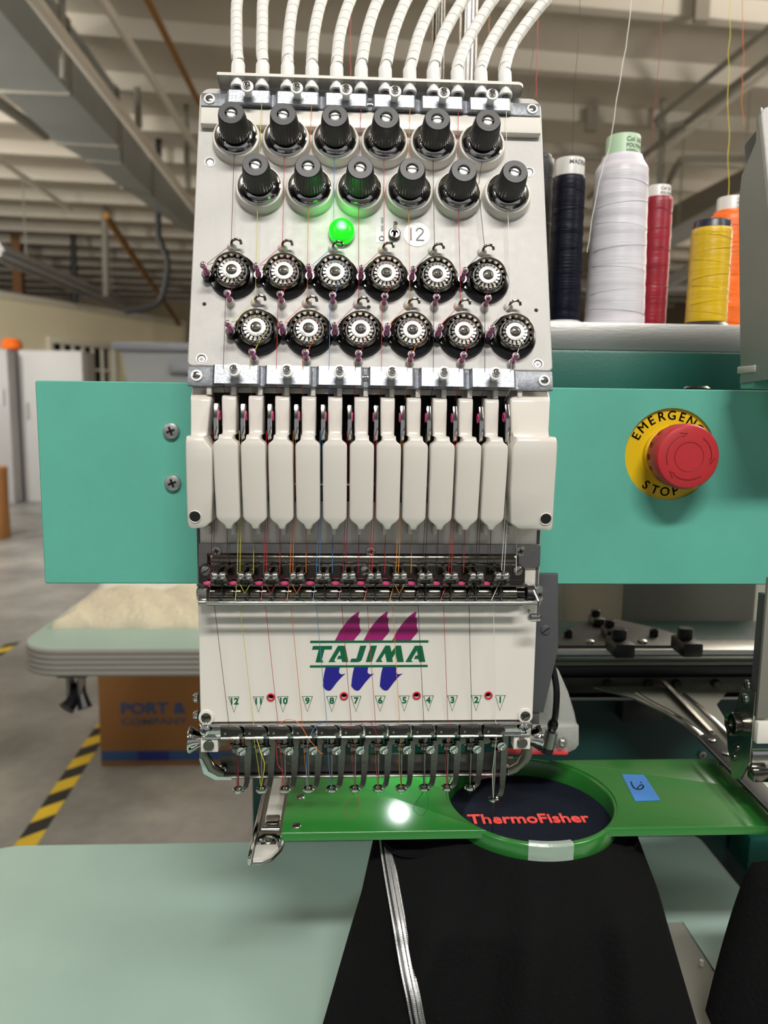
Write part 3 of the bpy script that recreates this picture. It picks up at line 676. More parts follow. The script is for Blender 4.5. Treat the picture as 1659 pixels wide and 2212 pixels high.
for i in range(12):
    c = at(504+52.35*i, 1517, PY); cx = NX[i]+.0001; top, tip, hw = zy(1503.5, PY), zy(1537, PY), .0031
    g = G(); tri = [(cx-hw, PY-.0001, top), (cx+hw, PY-.0001, top), (cx, PY-.0001, tip)]
    g.tube(tri, .00024, 4, closed=True); nt_ = obj('needle_mark', g, 'logo_green', wp)
    t_ = text_g(str(12-i), .0056, .0001, 0, .00022); tg = G().add(t_.v, t_.f, fM((cx, PY, zy(1514, PY))))
    obj('needle_number', tg, 'logo_green', wp)
for x, y in ((585, 1506), (743, 1503.5), (900, 1502.5), (1055, 1502)):
    obj('red_eyelet', G().lathe([(.0016, -.002), (.0016, .0002), (.0019, .0007), (.0025, .0006), (.0026, .0001)], 24, cap=False), 'red_ring', wp, fM(at(x, y, PY)))
for x, y in ((446, 1549), (1134, 1545)):
    p = at(x, y, PY); obj('screw_boss', G().lathe([(.0048, 0), (.0046, .0010), (.0038, .0012), (1e-6, .0012)], 26), 'plate_white', wp, fM(p)); screw(wp, fM(p+Vector((0, -.0008, 0))), .0031, 'slot', .0014, 'chrome_dark')
# lower rail with spring clips
z0, z1 = zy(1592, .444), zy(1562, .444)
lr = obj('lower_rail', G().bb(XL+.0008, XR-.0008, .4440, .4475, z0, z1, .0005).bb(XL+.0008, XR-.0008, .4425, .4445, z1-.0014, z1, .0004).bb(XL+.0008, XR-.0008, .4425, .4445, z0, z0+.0016, .0005), 'chrome', nc)
zc = (z0+z1)/2-.0004; hh = .0043
cp = [(-.0066, hh), (.0035, hh), (.0055, hh*.75), (.0068, hh*.2), (.0069, -hh*.35), (.0058, -hh*.85), (.0042, -hh), (-.0066, -hh)]
ip = [(-.0066, hh*.45), (.0030, hh*.45), (.0043, hh*.2), (.0044, -hh*.15), (.0034, -hh*.42), (-.0066, -hh*.42)]
CLM = G().prism(cp, 0, .0013, None, .0004).mesh('clip'); CIM = G().prism(ip, .0009, .00135, None).mesh('clipslot'); CRM = G().cyl((-.0064, -hh*.7, .0012), (.0046, -hh*.7, .0012), .0008, n=10).mesh('cliprod')
CTM = G().prism(rrect(-.0066, -hh-.0038, -.0030, -hh, [.0014, 0.0001, .0001, .0014]), 0, .0012).mesh('cliptab')
for i in range(12):
    c = Vector((at(500, 1577, .4415).x+SP*.985*i, .4424, zc)); M = fM(c); e = part_empty('spring_clip', M, nc)
    obj('clip_plate', CLM, 'chrome_dark', e, M); obj('clip_slot', CIM, 'iron', e, M); obj('clip_rod', CRM, 'chrome', e, M); obj('clip_tab', CTM, 'chrome_dark', e, M)
    screw(e, M @ T((-.0038, 0, .0012)), .0007, 'phillips', .0004, 'chrome')
for x, y, bx, by in ((443, 1577, 452, 1610), (1132, 1573, 1128, 1604)):
    screw(nc, fM(at(x, y, .4424)), .0032, 'phillips', .0022)
    b = at(bx, by, .4440); blk = obj('corner_block', G().prism(rrect(b.x-.0053, b.z-.0046, b.x+.0053, b.z+.0046, .0006), 0, .009, fM((0, .453, 0)) , .0006), 'plate_white', nc)
    screw(blk, fM((b.x-.0002, .4439, b.z+.0002)), .0033, 'hex', .0014, 'chrome_dark')
for x, y, s in ((409, 1598, -1), (1168, 1594, 1)):
    p = at(x, y, .4520); M = T(p) @ Matrix.Rotation(radians(90*s), 4, 'Y')
    obj('thumb_knob', G().lathe([(.0080, 0), (.0082, -.0004), (.0080, -.0014), (.0066, -.0034), (.0050, -.0058), (.0044, -.0075), (.003, -.0076)], 30).lathe([(.0080, 0), (.0070, -.0003), (.003, -.0008), (1e-6, -.0008)], 30), 'chrome', nc, M, label='flared polished thumb knob')
def xz(poly, Y): return [(at(x, y, Y).x, at(x, y, Y).z) for x, y in poly]
FB = lambda Y: Matrix(((1,0,0,0),(0,0,-1,Y),(0,1,0,0),(0,0,0,1)))
for poly in ([(430,1560),(446,1560),(448,1630),(462,1655),(484,1668),(484,1683),(462,1681),(442,1668),(430,1640)], [(1150,1556),(1134,1556),(1132,1622),(1118,1650),(1098,1662),(1098,1677),(1120,1672),(1140,1652),(1150,1632)]):
    g = G().prism(xz(poly, .458), 0, .0035, FB(.4615), .0005); obj('side_bracket', g, 'chrome_dark', nc)
for poly in ([(430,1640),(436,1640),(450,1668),(470,1679),(500,1681),(500,1685),(465,1685),(440,1672)],):
    obj('lower_edge_strip', G().prism(xz(poly, .4572), 0, .001, FB(.4582)), 'mint_table', nc)
for k, (x, y) in enumerate(((428, 1507), (428, 1545))): 
    p = at(x, y, .455); obj('side_nut', G().lathe([(.0030, 0), (.0030, .002), (.0018, .003), (1e-6, .003)], 14), 'chrome', nc, T(p) @ Matrix.Rotation(radians(-90), 4, 'Y'))
# bar behind the needles
bx0, bx1 = at(474, 1655, .472).x, at(1100, 1650, .472).x
zt, zb = zy(1634, .474), zy(1676, .474)
prof = [(.4760, zt), (.4758, zb+.0050), (.4748, zb+.0026), (.4730, zb+.0014), (.4722, zb+.0004), (.4730, zb-.0006), (.4760, zb), (.4790, zb+.004), (.4785, zt)]
obj('lower_bar', G().loft([[(bx, a, b) for a, b in prof] for bx in (bx0, bx1)]), 'bar_dark', nc)
for px, py in ((481, 1661), (1092, 1658)): screw(nc, fM(at(px, py, .4740)), .0028, 'phillips', .0016)
# presser feet with their needles
shank = []
for (x, y, z, hw, th) in ((.0062, .0020, .0325, .0024, .0016), (.0062, .0020, .0230, .0022, .0014), (.0058, .0015, .0120, .0019, .0012), (.0054, .0008, .0060, .0016, .0011), (.0046, .0002, .0030, .0016, .0010), (.0030, .0, .0014, .0016, .0008), (.0022, 0, .0008, .0014, .0007)):
    shank.append([(x-hw, y+th, z), (x-hw, y-th, z), (x+hw, y-th, z), (x+hw, y+th, z)])
SHM = G().loft(shank).mesh('shank', 50)
RGM = G().lathe([(.0016, .0016), (.0030, .0020), (.0037, .0014), (.0037, .0002), (.0032, -.0004), (.0018, -.0003), (.0016, .0016)], 26, cap=False).mesh('ring')
HBM2 = G().box((-.0002, 0, .0295), (.0062, .0060, .0058), .0012).cyl((0, 0, .0270), (0, 0, .0245), .0026, .0016, 14).box((-.0036, .001, .0305), (.0030, .004, .0028), .0006).mesh('hub')
HSM = G().lathe([(.0029, 0), (.0030, .0016), (.0027, .0022), (.0023, .0022), (.0021, .0014), (1e-6, .0014)], 24).mesh('hubscrew')
NDM = G().tube([(0, 0, .026), (0, 0, .004), (0, 0, -.0035)], [.0006, .00042, .00012], 10).mesh('needle')
NDL = G().tube([(0, 0, .045), (0, 0, .0035), (0, 0, -.0235)], [.0010, .0007, .0002], 10).mesh('needle')
HST = G().cyl((0, 0, .032), (0, 0, .050), .0022, n=12).mesh('bar')
fx0 = at(515, 1705, .457).x; fz = at(765, 1706, .457).z
FEET = []
for i in range(12):
    low = i == 11
    p = Vector((fx0+.01487*i, .457, fz)) if not low else Vector((at(1066, 1728, .457).x, .457, at(1066, 1728, .457).z))
    FEET.append(p); M = T(p); e = part_empty('presser_foot', M, nc, 'lowered presser foot over the hoop' if low else None)
    obj('foot_shank', SHM, 'chrome_foot', e, M @ (Matrix.Scale(1.5, 4, (0, 0, 1)) if low else Matrix())); obj('foot_ring', RGM, 'chrome', e, M)
    Mh = M if not low else M @ T((0, 0, .010))
    obj('needle_clamp', HBM2, 'chrome_dark', e, Mh); obj('clamp_screw', HSM, 'chrome', e, Mh @ T((.0030, -.0030, .0290)) @ fM((0, 0, 0)))
    obj('clamp_slot', recess_g(.0023, .0015, 'slot').mesh('slot'), 'black', e, Mh @ T((.0030, -.0030, .0290)) @ fM((0, 0, 0)))
    obj('needle', NDL if low else NDM, 'steel', e, M); obj('needle_bar', HST, 'chrome_dark', e, Mh)
# grey side bracket, cable and cast arm of the head
sb = thing('head_arm', (at(1200, 1600, .50).x, .50, at(1200, 1632, .49).z), 'cast aluminium head arm with dark grey side bracket and black cable', 'machine arm')
obj('side_bracket', G().prism(xz([(1150,1240),(1206,1240),(1206,1402),(1174,1540),(1150,1540)], .462), 0, .004, FB(.466), .0005), 'dark_grey', sb)
obj('side_bracket_foot', G().prism(xz([(1150,1540),(1166,1540),(1166,1566),(1150,1566)], .462), 0, .004, FB(.467), .0003), 'dark_grey', sb)
screw(sb, fM(at(1179, 1361, .4618)), .0032, 'slot', .0006, 'dark_grey')
obj('arm_casting', G().prism(xz([(1140,1400),(1186,1420),(1212,1455),(1232,1500),(1246,1545),(1252,1574),(1140,1574)], .497), 0, .018, FB(.518), .003), 'alu_cast', sb)
obj('arm_foot', G().prism(xz([(1140,1573),(1254,1573),(1254,1614),(1246,1624),(1228,1632),(1140,1632)], .494), 0, .02, FB(.517), .0012), 'alu_cast', sb)
p = at(1213, 1603, .4945); obj('bolt_washer', G().lathe([(.0040, 0), (.0040, .0008), (.002, .0010)], 24), 'alu', sb, fM(p)); obj('hex_bolt', G().lathe([(.0027, .0008), (.0027, .0026), (.0022, .0030), (.0014, .0030), (.0012, .0022), (1e-6, .0022)], 6), 'alu', sb, fM(p))
obj('red_edge', G().prism(xz([(1080,1630),(1232,1632),(1228,1636),(1080,1634)], .490), 0, .006, FB(.50)), 'red_line', sb, label='thin red edge under the arm foot')
obj('cable', G().tube(cat_rom([at(1186,1400,.490), at(1194,1440,.487), at(1202,1490,.484), at(1200,1540,.482), at(1196,1562,.482)], 8), .0022, 10), 'black_gloss', sb, label='black cable')
a, b = at(1196, 1555, .481), at(1192, 1578, .481); obj('cable_boot', G().tube([a, a.lerp(b, .3), a.lerp(b, .6), b], [.0024, .0036, .0036, .0026], 14), 'black_gloss', sb)
a, b, c = at(1192, 1580, .480), at(1184, 1614, .480), at(1181, 1626, .480); obj('cable_plug', G().tube([a, b], .0042, 16), 'steel', sb); obj('cable_plug_tip', G().tube([b, c], .0040, 14), 'black', sb)
# ================================================================ crossbeam and emergency stop
BY = .520
pc = at(1448, 981.5, BY); ex, ez = pc.x, pc.z
BX0, BX1, BZ0, BZ1 = -.2092, .62, -.1221, .0163
bm_ = thing('machine_beam', (.1, BY+.04, BZ0), 'mint green painted crossbeam running behind the white embroidery head', 'machine beam')
obj('front_sheet', G().plate(rrect(BX0, BZ0, BX1, BZ1, .0016, 4), [circ(ex, ez, .0322, 56)], 0, .0022, FB(BY+.0022), ch=.0007), 'mint', bm_)
g = G()
g.bb(BX0+.0001, BX1, BY+.0022, .600, BZ0, BZ0+.003, 0).bb(BX0+.0001, BX1, BY+.0022, .600, BZ1-.003, BZ1, 0).bb(BX0+.0001, BX0+.003, BY+.0022, .600, BZ0, BZ1, 0).bb(BX0, BX1, .597, .600, BZ0, BZ1, 0)
obj('beam_shell', g, 'mint', bm_)
for x, y in ((370.5, 931), (374, 1043)): screw(bm_, fM(at(x, y, BY)), .0056, 'phillips', .0032, 'screw_zinc', label='round head screw')
es = thing('emergency_stop', (ex, BY, ez-.02), 'red mushroom emergency stop button on a round yellow plate', 'stop button')
EM = fM((ex, BY, ez))
obj('legend_plate', G().lathe([(.0328, -.0030), (.0328, -.0022), (1e-6, -.0022)], 56), 'yellow_sign', es, EM, label='yellow round plate with black lettering')
g = G()
def arc_text(s, a0, step, flip):
    for k, ch in enumerate(s):
        t = text_g(ch, .0088, .00008, 0, 0); a = radians(a0+step*k)
        for ox, oy in ((0, 0), (.00016, 0), (0, .00016), (.00016, .00016), (-.00014, 0), (0, -.00014)): g.add(t.v, t.f, T((.0268*cos(a), .0268*sin(a), -.0021+ox*.1)) @ Matrix.Rotation(a+(pi/2 if flip else -pi/2), 4, 'Z') @ T((ox, oy, 0)))
arc_text('EMERGENCY', 153, -15.9, False); arc_text('STOP', 235, 16, True)
obj('stop_lettering', g, 'ink', es, EM, label='black capital lettering on the yellow plate')
obj('button_collar', G().lathe([(.0190, -.0022), (.0190, .0020), (.0178, .0030), (.0168, .0034), (.0160, .0100), (.0150, .0102)], 44), 'yellow_sign', es, EM)
n = 96; prof = [(.0150, .0085, 0), (.0206, .0100, 0), (.0212, .0114, 1), (.0217, .0150, 1), (.0219, .0190, 0), (.0220, .0245, 0), (.0216, .0267, 0), (.0205, .0284, 0), (.0180, .0293, 0), (.0100, .0297, 0), (1e-6, .0298, 0)]
g = G(); vs = []; fs = []
for r, z, k in prof:
    for j in range(n):
        a = 2*pi*j/n; rr = r-(.0018 if k and j % 6 in (0, 1, 2) else 0); vs.append((rr*cos(a), rr*sin(a), z))
for i in range(len(prof)-1):
    for j in range(n): fs.append([i*n+j, i*n+(j+1) % n, (i+1)*n+(j+1) % n, (i+1)*n+j])
g.add(vs, fs); obj('mushroom_cap', g, 'stop_red', es, EM)
g = G().tube([(.0098*cos(a), .0098*sin(a), .02972) for a in [2*pi*i/40 for i in range(40)]], .00022, 5, closed=True)
for a0, a1 in ((200, 110), (55, -5), (-55, -130)):
    pts = [(.0152*cos(radians(a0+(a1-a0)*t/14)), .0152*sin(radians(a0+(a1-a0)*t/14)), .02952) for t in range(15)]; g.tube(pts, .00030, 5)
    e = Vector(pts[-1]); d = (Vector(pts[-1])-Vector(pts[-2])).normalized(); pp = Vector((-d.y, d.x, 0))
    g.tube([e+pp*.0022-d*.001, e+d*.0034, e-pp*.0010-d*.0002], .00028, 5)
obj('arrow_marks', g, 'stop_groove', es, EM)
p = at(1505, 846, .545); obj('cable_grommet', G().lathe([(.010, 0), (.010, .0015), (.008, .0030), (1e-6, .0034)], 24), 'black_gloss', bm_, T((p.x, .545, BZ1)))
# rear beam, spool tray
g = G().bb(at(1180, 800, .63).x-.06, .72, .630, .74, -.03, at(1300, 757, .63).z, .002)
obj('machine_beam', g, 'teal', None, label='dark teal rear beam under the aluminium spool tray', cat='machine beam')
trz = at(1300, 697, .664).z
tr = thing('spool_tray', (.3, .72, at(1300, 757, .664).z), 'brushed aluminium spool tray behind the green beam', 'spool tray')
obj('tray_floor', G().bb(at(1100, 700, .664).x, .50, .666, .830, trz-.0035, trz-.0005), 'alu', tr)
obj('tray_front', G().bb(at(1100, 700, .664).x, .50, .6635, .6665, at(1300, 756, .664).z, trz, .0006), 'alu', tr)
obj('tray_bracket', G().bb(.19, .45, .690, .72, at(1300, 757, .63).z, trz-.003), 'iron', tr)
# ================================================================ thread cones
def cone(name, label, px, Y, rb, rt, ytop, yb, wind, core, corer, ycore, flare=None, shoulder=0, text=None, flm=None):
    b = at(px, 697, Y); x = b.x; z0 = trz
    zt = at(px, ytop, Y).z; zc = at(px, ycore, Y).z
    t = thing(name, (x, Y, z0), label, 'thread cone', 'thread cones on the spool tray')
    M = T((x, Y, 0))
    fh = .0028 if flare else .0012
    obj('cone_core', G().lathe([(corer*1.0, z0+.001), (corer*1.02, zt-.01), (corer, zc-.001), (corer*.96, zc), (corer*.80, zc), (corer*.78, zc-.012), (1e-6, zc-.012)], 32, M), core, t)
    if flare: obj('base_flange', G().lathe([(flare, z0), (flare, z0+.0008), (flare*.86, z0+.0038), (rb*.95, z0+.0050), (corer*.9, z0+.0050)], 36, M), flm or core, t); w0 = z0+.0048
    else: obj('base_flange', G().lathe([(rb*1.0, z0), (rb*1.0, z0+.0015), (rb*.9, z0+.0018)], 36, M), core, t); w0 = z0+.0016
    pr = []; k = 26; zs = zt-shoulder
    for i in range(k+1):
        f = i/k; pr.append((rb+(rt-rb)*f+.00022*sin(i*2.4)+random.uniform(-.00008, .00008), w0+(zs-w0)*f))
    if shoulder: pr += [(rt*.97, zs+shoulder*.10), (rt*.80, zs+shoulder*.65), (corer*1.15, zs+shoulder)]
    else: pr += [(rt*.96, zs+.0004)]
    pr.append((corer*.98, zt))
    obj('winding', G().lathe(pr, 48, M), wind, t, ang=60)
    # crossing strands lying on the winding
    g = G()
    for q in range(7):
        zq = w0+(zs-w0)*(q+.6)/7.3; f0 = (zq-w0)/(zs-w0); pts = []
        for j in range(15):
            a = radians(-165+150*j/14); zz = zq+.006*(j/14-.5)*(1 if q % 2 else -1); rr = rb+(rt-rb)*((zz-w0)/(zs-w0))+.00018; pts.append((x+rr*cos(a), Y+rr*sin(a), zz))
        g.tube(pts, .00022, 4)
    obj('crossing_strand', g, wind, t)
    if text:
        for j, (s, dz, sz, da) in enumerate(text):
            tg = text_g(s, sz, .00005, 0, .00002, 'LEFT'); g2 = G()
            vv = []
            for v in tg.v:
                a = -pi/2+da+v[0]/corer; vv.append((x+(corer*1.025)*cos(a), Y+(corer*1.025)*sin(a), zc-dz+v[1]))
            g2.add(vv, tg.f); obj('printed_label', g2, 'core_ink', t)
    return t, x, z0, zt
cone('thread_cone', 'tall slim navy blue thread cone with white core beside the tension panel', 1216, .700, .0145, .0142, 385, 690, 'wind_navy', 'core_white', .0131, 346, .0185, text=[('MADEIRA', .005, .0052, -.30)], flm='core_white')
cone('thread_cone', 'large white thread cone with pale green core, widest in the tray', 1326, .704, .0268, .0232, 340, 694, 'wind_white', 'core_green', .0150, 297, None, .0115, text=[('Col 1801', .0058, .0052, -.15), ('POLYNEON', .0110, .0044, -.15), ('5000m', .0158, .0044, -.15)])
cone('thread_cone', 'slim dark red thread cone behind the white one', 1405, .765, .0145, .0143, 430, 690, 'wind_red', 'core_white', .0120, 404, None, text=[('Col 10', .004, .0042, -.2), ('POLYNE', .0085, .0036, -.2)])
cone('thread_cone', 'short golden yellow thread cone with navy core and base', 1524, .692, .0178, .0172, 497, 690, 'wind_yellow', 'navy_core', .0157, 479, .0218)
cone('thread_cone', 'orange thread cone with white core behind the yellow one', 1562, .760, .0235, .0200, 458, 690, 'wind_orange', 'core_white', .0137, 428, None, .006, text=[('Col 178', .004, .0040, -.1), ('POLYNEON', .008, .0034, -.1), ('5000m', .012, .0034, -.1)])
cone('thread_cone', 'black thread cone almost hidden behind the tension panel edge', 1150, .745, .0150, .0150, 348, 690, 'wind_black', 'navy_core', .0125, 338)
# threads rising from the cones
def wavy(pts, Y, amp=.0012, n=8):
    P = cat_rom([at(x, y, Y) for x, y in pts], n); return [p+Vector((amp*sin(i*.9)*random.uniform(.3, 1), 0, 0)) for i, p in enumerate(P)]
RT = [('fine dark thread rising from the navy cone', 'thread_8', [(1268,452),(1252,440),(1262,425),(1244,360),(1238,330),(1240,200),(1250,80),(1254,-60)], .70, .00022, 0.0004),
      ('white thread rising from the large white cone', 'thread_11', [(1268,545),(1285,440),(1300,370),(1318,310),(1330,230),(1345,140),(1358,60),(1368,-60)], .672, .00035, .0003),
      ('yellow thread hanging straight down behind the orange cone', 'thread_1', [(1573,425),(1574,300),(1573,150),(1577,60),(1580,-60)], .755, .00035, .0012),
      ('orange thread hanging left of the neighbouring head', 'thread_3', [(1606,270),(1603,200),(1606,120),(1604,40),(1607,-60)], .80, .0003, .0010),
      ('dark red thread rising from the slim red cone', 'thread_5', [(1398,404),(1404,330),(1418,200),(1426,100),(1436,-60)], .765, .0002, .0006),
      ('red thread running up behind the panel corner', 'thread_6', [(1158,210),(1160,150),(1161,90),(1162,40),(1168,-60)], .72, .0003, .0006),
      ('black thread running up beside the panel corner', 'thread_10', [(1141,205),(1150,120),(1155,50),(1160,-60)], .715, .00022, .0005),
      ('red thread hanging behind the middle thread tubes', 'thread_9', [(757,165),(757,100),(757,40),(757,-60)], .72, .0003, .0006),
      ('orange thread hanging between the right thread tubes', 'thread_7', [(1056,75),(1057,40),(1058,-60)], .72, .0002, .0005)]
for lab, m, pts, Y, r, amp in RT: obj('loose_thread', G().tube(wavy(pts, Y, amp), r, 5), m, None, label=lab, cat='thread', group='threads behind the head')
# chrome posts of the spool rack
for px, r, lab in ((944, .0062, 'thin dark chrome rack post behind the thread tubes'), (1008, .0088, 'thick chrome rack post behind the thread tubes')):
    p = at(px, 200, .80); g = G().cyl((p.x, .80, trz-.0005), (p.x, .80, .62), r, n=24); obj('rack_post', g, 'chrome_soft' if r > .007 else 'chrome_dark', None, label=lab, cat='post')
# tray for them runs behind the head
obj('tray_extension', G().bb(at(800, 700, .664).x, at(1100, 700, .664).x, .70, .83, trz-.0035, trz-.0005), 'alu', tr)
# ================================================================ neighbouring head at the right
PITCHX = .349
nh = thing('thread_tension_stand', tpw(.013+PITCHX, 0, 0), 'white tension panel of the neighbouring head with grey metal side plate', 'tension panel')
panel_plate(nh, PITCHX)
SX = PU0+PITCHX+.0005
side = [tpw(0, .1765, -.001), tpw(0, .1765, -.006), tpw(0, .163, -.007), tpw(0, .150, -.034), tpw(0, .12, -.040), tpw(0, .0, -.062), tpw(0, -.03, -.070), tpw(0, -.03, -.001)]
obj('side_plate', yz_prism([(.4945, .1915), (.499, .187), (.497, .172), (.5125, .1555), (.5135, .138), (.4950, .028), (.4950, .020), (.441, .022)], SX, SX+.0016, .0003), 'alu_side', nh, label='grey metal side plate')
zz = at(1602, 795, .51).z
obj('side_plate_lip', G().bb(SX-.0012, SX+.10, .476, .4975, zz-.0045, zz, .0006), 'alu_cast', nh)
obj('stand_foot', G().bb(SX+.0016, SX+.06, .480, .4965, BZ1+.0002, zz-.0045), 'mint', nh)
obj('rear_housing', G().bb(PU0+PITCHX+.004, PU1+PITCHX-.004, .004, PV1-.006, -.030, -.0042, .002, tM(0, 0)), 'dark_grey', nh)
nn_ = thing('needle_case', (XL+PITCHX+.05, .46, -.24), 'left edge of the neighbouring needle case with chrome side bracket and screws', 'needle case')
xl2 = XL+PITCHX
obj('case_side', yz_prism([(.447, -.19), (.447, -.112), (.456, -.112), (.456, -.19)], xl2+.0006, xl2+.004, .0004), 'dark_grey', nn_)
obj('front_plate', G().bb(xl2, xl2+.12, .4450, .4480, -.1912, -.10, .0006), 'grey_box', nn_)
SBX = xl2-.0002
sp = [(.4470, at(1650,1478,.46).z), (.4640, at(1640,1478,.47).z), (.4740, at(1600,1560,.48).z), (.4790, -.2080), (.4750, -.2240), (.4660, -.2420), (.4560, -.2380), (.4470, -.2220)]
obj('side_bracket', yz_prism(sp, SBX-.0012, SBX, .0003), 'chrome_soft', nn_)
for (y_, z_) in ((.4560, -.1730), (.4580, -.1830)):
    M = T((SBX-.0012, y_, z_)) @ Matrix.Rotation(radians(-90), 4, 'Y'); screw(nn_, M, .0034, 'slot', .0014)
obj('thumb_knob', G().lathe([(.0070, 0), (.0074, .0012), (.0080, .0050), (.0078, .0054), (.0062, .0040), (.0050, .0040), (.0048, .0046), (.0036, .0046), (.0034, .0036), (.0018, .0036), (1e-6, .0040)], 30), 'chrome_dark', nn_, T((SBX-.0012, .4640, -.2030)) @ Matrix.Rotation(radians(-90), 4, 'Y'))
for (y_, z_) in ((.4630, -.2190), (.4660, -.2270)):
    M = T((SBX-.0012, y_, z_)) @ Matrix.Rotation(radians(-90), 4, 'Y'); screw(nn_, M, .0026, 'slot', .0012, 'chrome_dark')
obj('corner_block', G().bb(xl2+.0005, xl2+.012, .4440, .4545, -.2080, -.1935, .001), 'plate_white', nn_)
obj('lower_bar', G().bb(xl2+.002, xl2+.12, .4500, .456, -.2280, -.2160, .0008), 'chrome', nn_)
obj('corner_block', G().bb(xl2+.0005, xl2+.012, .4440, .4525, -.2340, -.2260, .001), 'chrome_dark', nn_)
# ================================================================ embroidery hoop
HC = Vector((.12543, .48239, 0)); HR = .0553; RZ = -.262; FZ = -.2765
hp = thing('embroidery_hoop', (HC.x, HC.y, FZ-.01), 'green plastic embroidery hoop with flat side arms', 'hoop')
obj('hoop_ring', G().lathe([(HR, -.2800), (HR, RZ-.0010), (HR+.0006, RZ-.0002), (HR+.0012, RZ), (HR+.0030, RZ), (HR+.0037, RZ-.0003), (HR+.0042, RZ-.0012), (HR+.0042, -.2725), (HR+.0020, -.2760), (HR+.0020, -.2800)], 96, T((HC.x, HC.y, 0))), 'hoop_green', hp, ang=50)
yf, yr = pz(1500, 1791, RZ).y, pz(1500, 1642, RZ).y
def arm(x_end, s):
    a = math.asin((HC.y-yf)/(HR+.0022)); b = math.asin((yr-HC.y)/(HR+.0022)) if yr-HC.y < HR else pi/2*.9
    pts = []
    base = 0 if s > 0 else pi
    n = 24; a_f, a_r = -a, b
    for i in range(n+1):
        t = a_f+(a_r-a_f)*i/n; pts.append((HC.x+s*(HR+.0022)*cos(t), HC.y+(HR+.0022)*sin(t)))
    pts += [(x_end, yr), (x_end, yf)]
    if s < 0: pts = pts[::-1]
    g = G().prism(pts, RZ-.0042, RZ+.0012, None, .0006)
    return obj('hoop_arm', g, 'hoop_green', hp)
xa = pz(617, 1740, RZ).x; arm(xa, -1); arm(.42, 1)
for x, y in ((648, 1722), (640, 1784), (1559, 1652), (1612, 1706)):
    p = pz(x, y, RZ+.0012); screw(hp, T(p), .0030, 'slot', .0008, 'chrome_soft')
g = G()
vs = []; fs = []
# salmon tape inside the rear wall
for j in range(13):
    a = radians(89+36*j/12); 
    for z in (-.2795, -.268, RZ+.0004, RZ+.0005):
        r = HR-.0004 if z < RZ else HR+(.0004 if z == RZ+.0004 else .0032); vs.append((HC.x+r*cos(a), HC.y+r*sin(a), z))
for j in range(12):
    for k in range(3): fs.append([j*4+k, (j+1)*4+k, (j+1)*4+k+1, j*4+k+1])
g.add(vs, fs); obj('pink_tape', g, 'salmon_tape', hp, label='dusky pink tape folded over the rear of the ring')
g = G(); vs = []; fs = []
for j in range(11):
    a = radians(-104+27*j/10)
    for k, (r, z) in enumerate(((HR-.0005, -.2680), (HR-.0004, RZ+.0002), (HR+.0008, RZ+.0007), (HR+.0034, RZ+.0007), (HR+.0047, RZ-.0008), (HR+.0047, -.2722))): vs.append((HC.x+r*cos(a), HC.y+r*sin(a), z))
for j in range(10):
    for k in range(5): fs.append([j*6+k, (j+1)*6+k, (j+1)*6+k+1, j*6+k+1])
g.add(vs, fs); obj('clear_tape', g, 'clear_tape', hp, label='crinkled clear tape over the front of the ring')
q = [pz(x, y, RZ+.0014) for x, y in ((1343,1673),(1391,1674),(1427,1729),(1372,1731))]
bt = obj('blue_tape', G().loft([[tuple(v) for v in q], [tuple(v+Vector((0, 0, .0002))) for v in q]]), 'blue_tape', hp, label='blue tape strip with a hand-drawn figure')
mk = cat_rom([pz(x, y, RZ+.0017) for x, y in ((1363,1689),(1368,1700),(1376,1705),(1386,1704),(1390,1698),(1384,1696),(1378,1701),(1380,1706))], 6)
obj('marker_figure', G().tube(mk, .00055, 5).tube([pz(1384,1690,RZ+.0017), pz(1386,1691,RZ+.0017)], .0006, 5), 'ink', bt)
# fabric inside the ring and its stitching
jk = thing('black_jacket', (HC.x, .44, -.39), 'black fleece jacket held in the green hoop with silver zipper', 'jacket')
gf = G(); N_ = 60; vs = [(HC.x, HC.y, FZ)]; fs = []
for r_ in range(1, 13):
    for j in range(N_):
        a = 2*pi*j/N_; rr = (HR-.0002)*r_/12; vs.append((HC.x+rr*cos(a), HC.y+rr*sin(a), FZ+.0006*sin(a*3+r_)*(1 if 3 < r_ < 11 else 0)*.25+(.0016 if r_ == 12 else 0)))
fs += [[0, 1+j, 1+(j+1) % N_] for j in range(N_)]
for r_ in range(11):
    for j in range(N_): fs.append([1+r_*N_+j, 1+(r_+1)*N_+j, 1+(r_+1)*N_+(j+1) % N_, 1+r_*N_+(j+1) % N_])
gf.add(vs, fs); obj('hooped_cloth', gf, 'fleece_navy', jk, label='dark cloth stretched inside the hoop')
a_, b_ = pz(1012, 1776, FZ), pz(1272, 1770, FZ)
tg = text_g('ThermoFisher', .0125, .0003, 0, .00022); w_ = max(v[0] for v in tg.v)-min(v[0] for v in tg.v); sc = (b_.x-a_.x)/w_
cx, cy = (a_.x+b_.x)/2, (a_.y+b_.y)/2
ft = G().add([(v[0]*sc+cx, v[1]*1.1*sc+cy+.0012, v[2]+FZ+.0006) for v in tg.v], tg.f)
obj('stitched_lettering', ft, 'embroidery', jk, label='coral red stitched lettering')
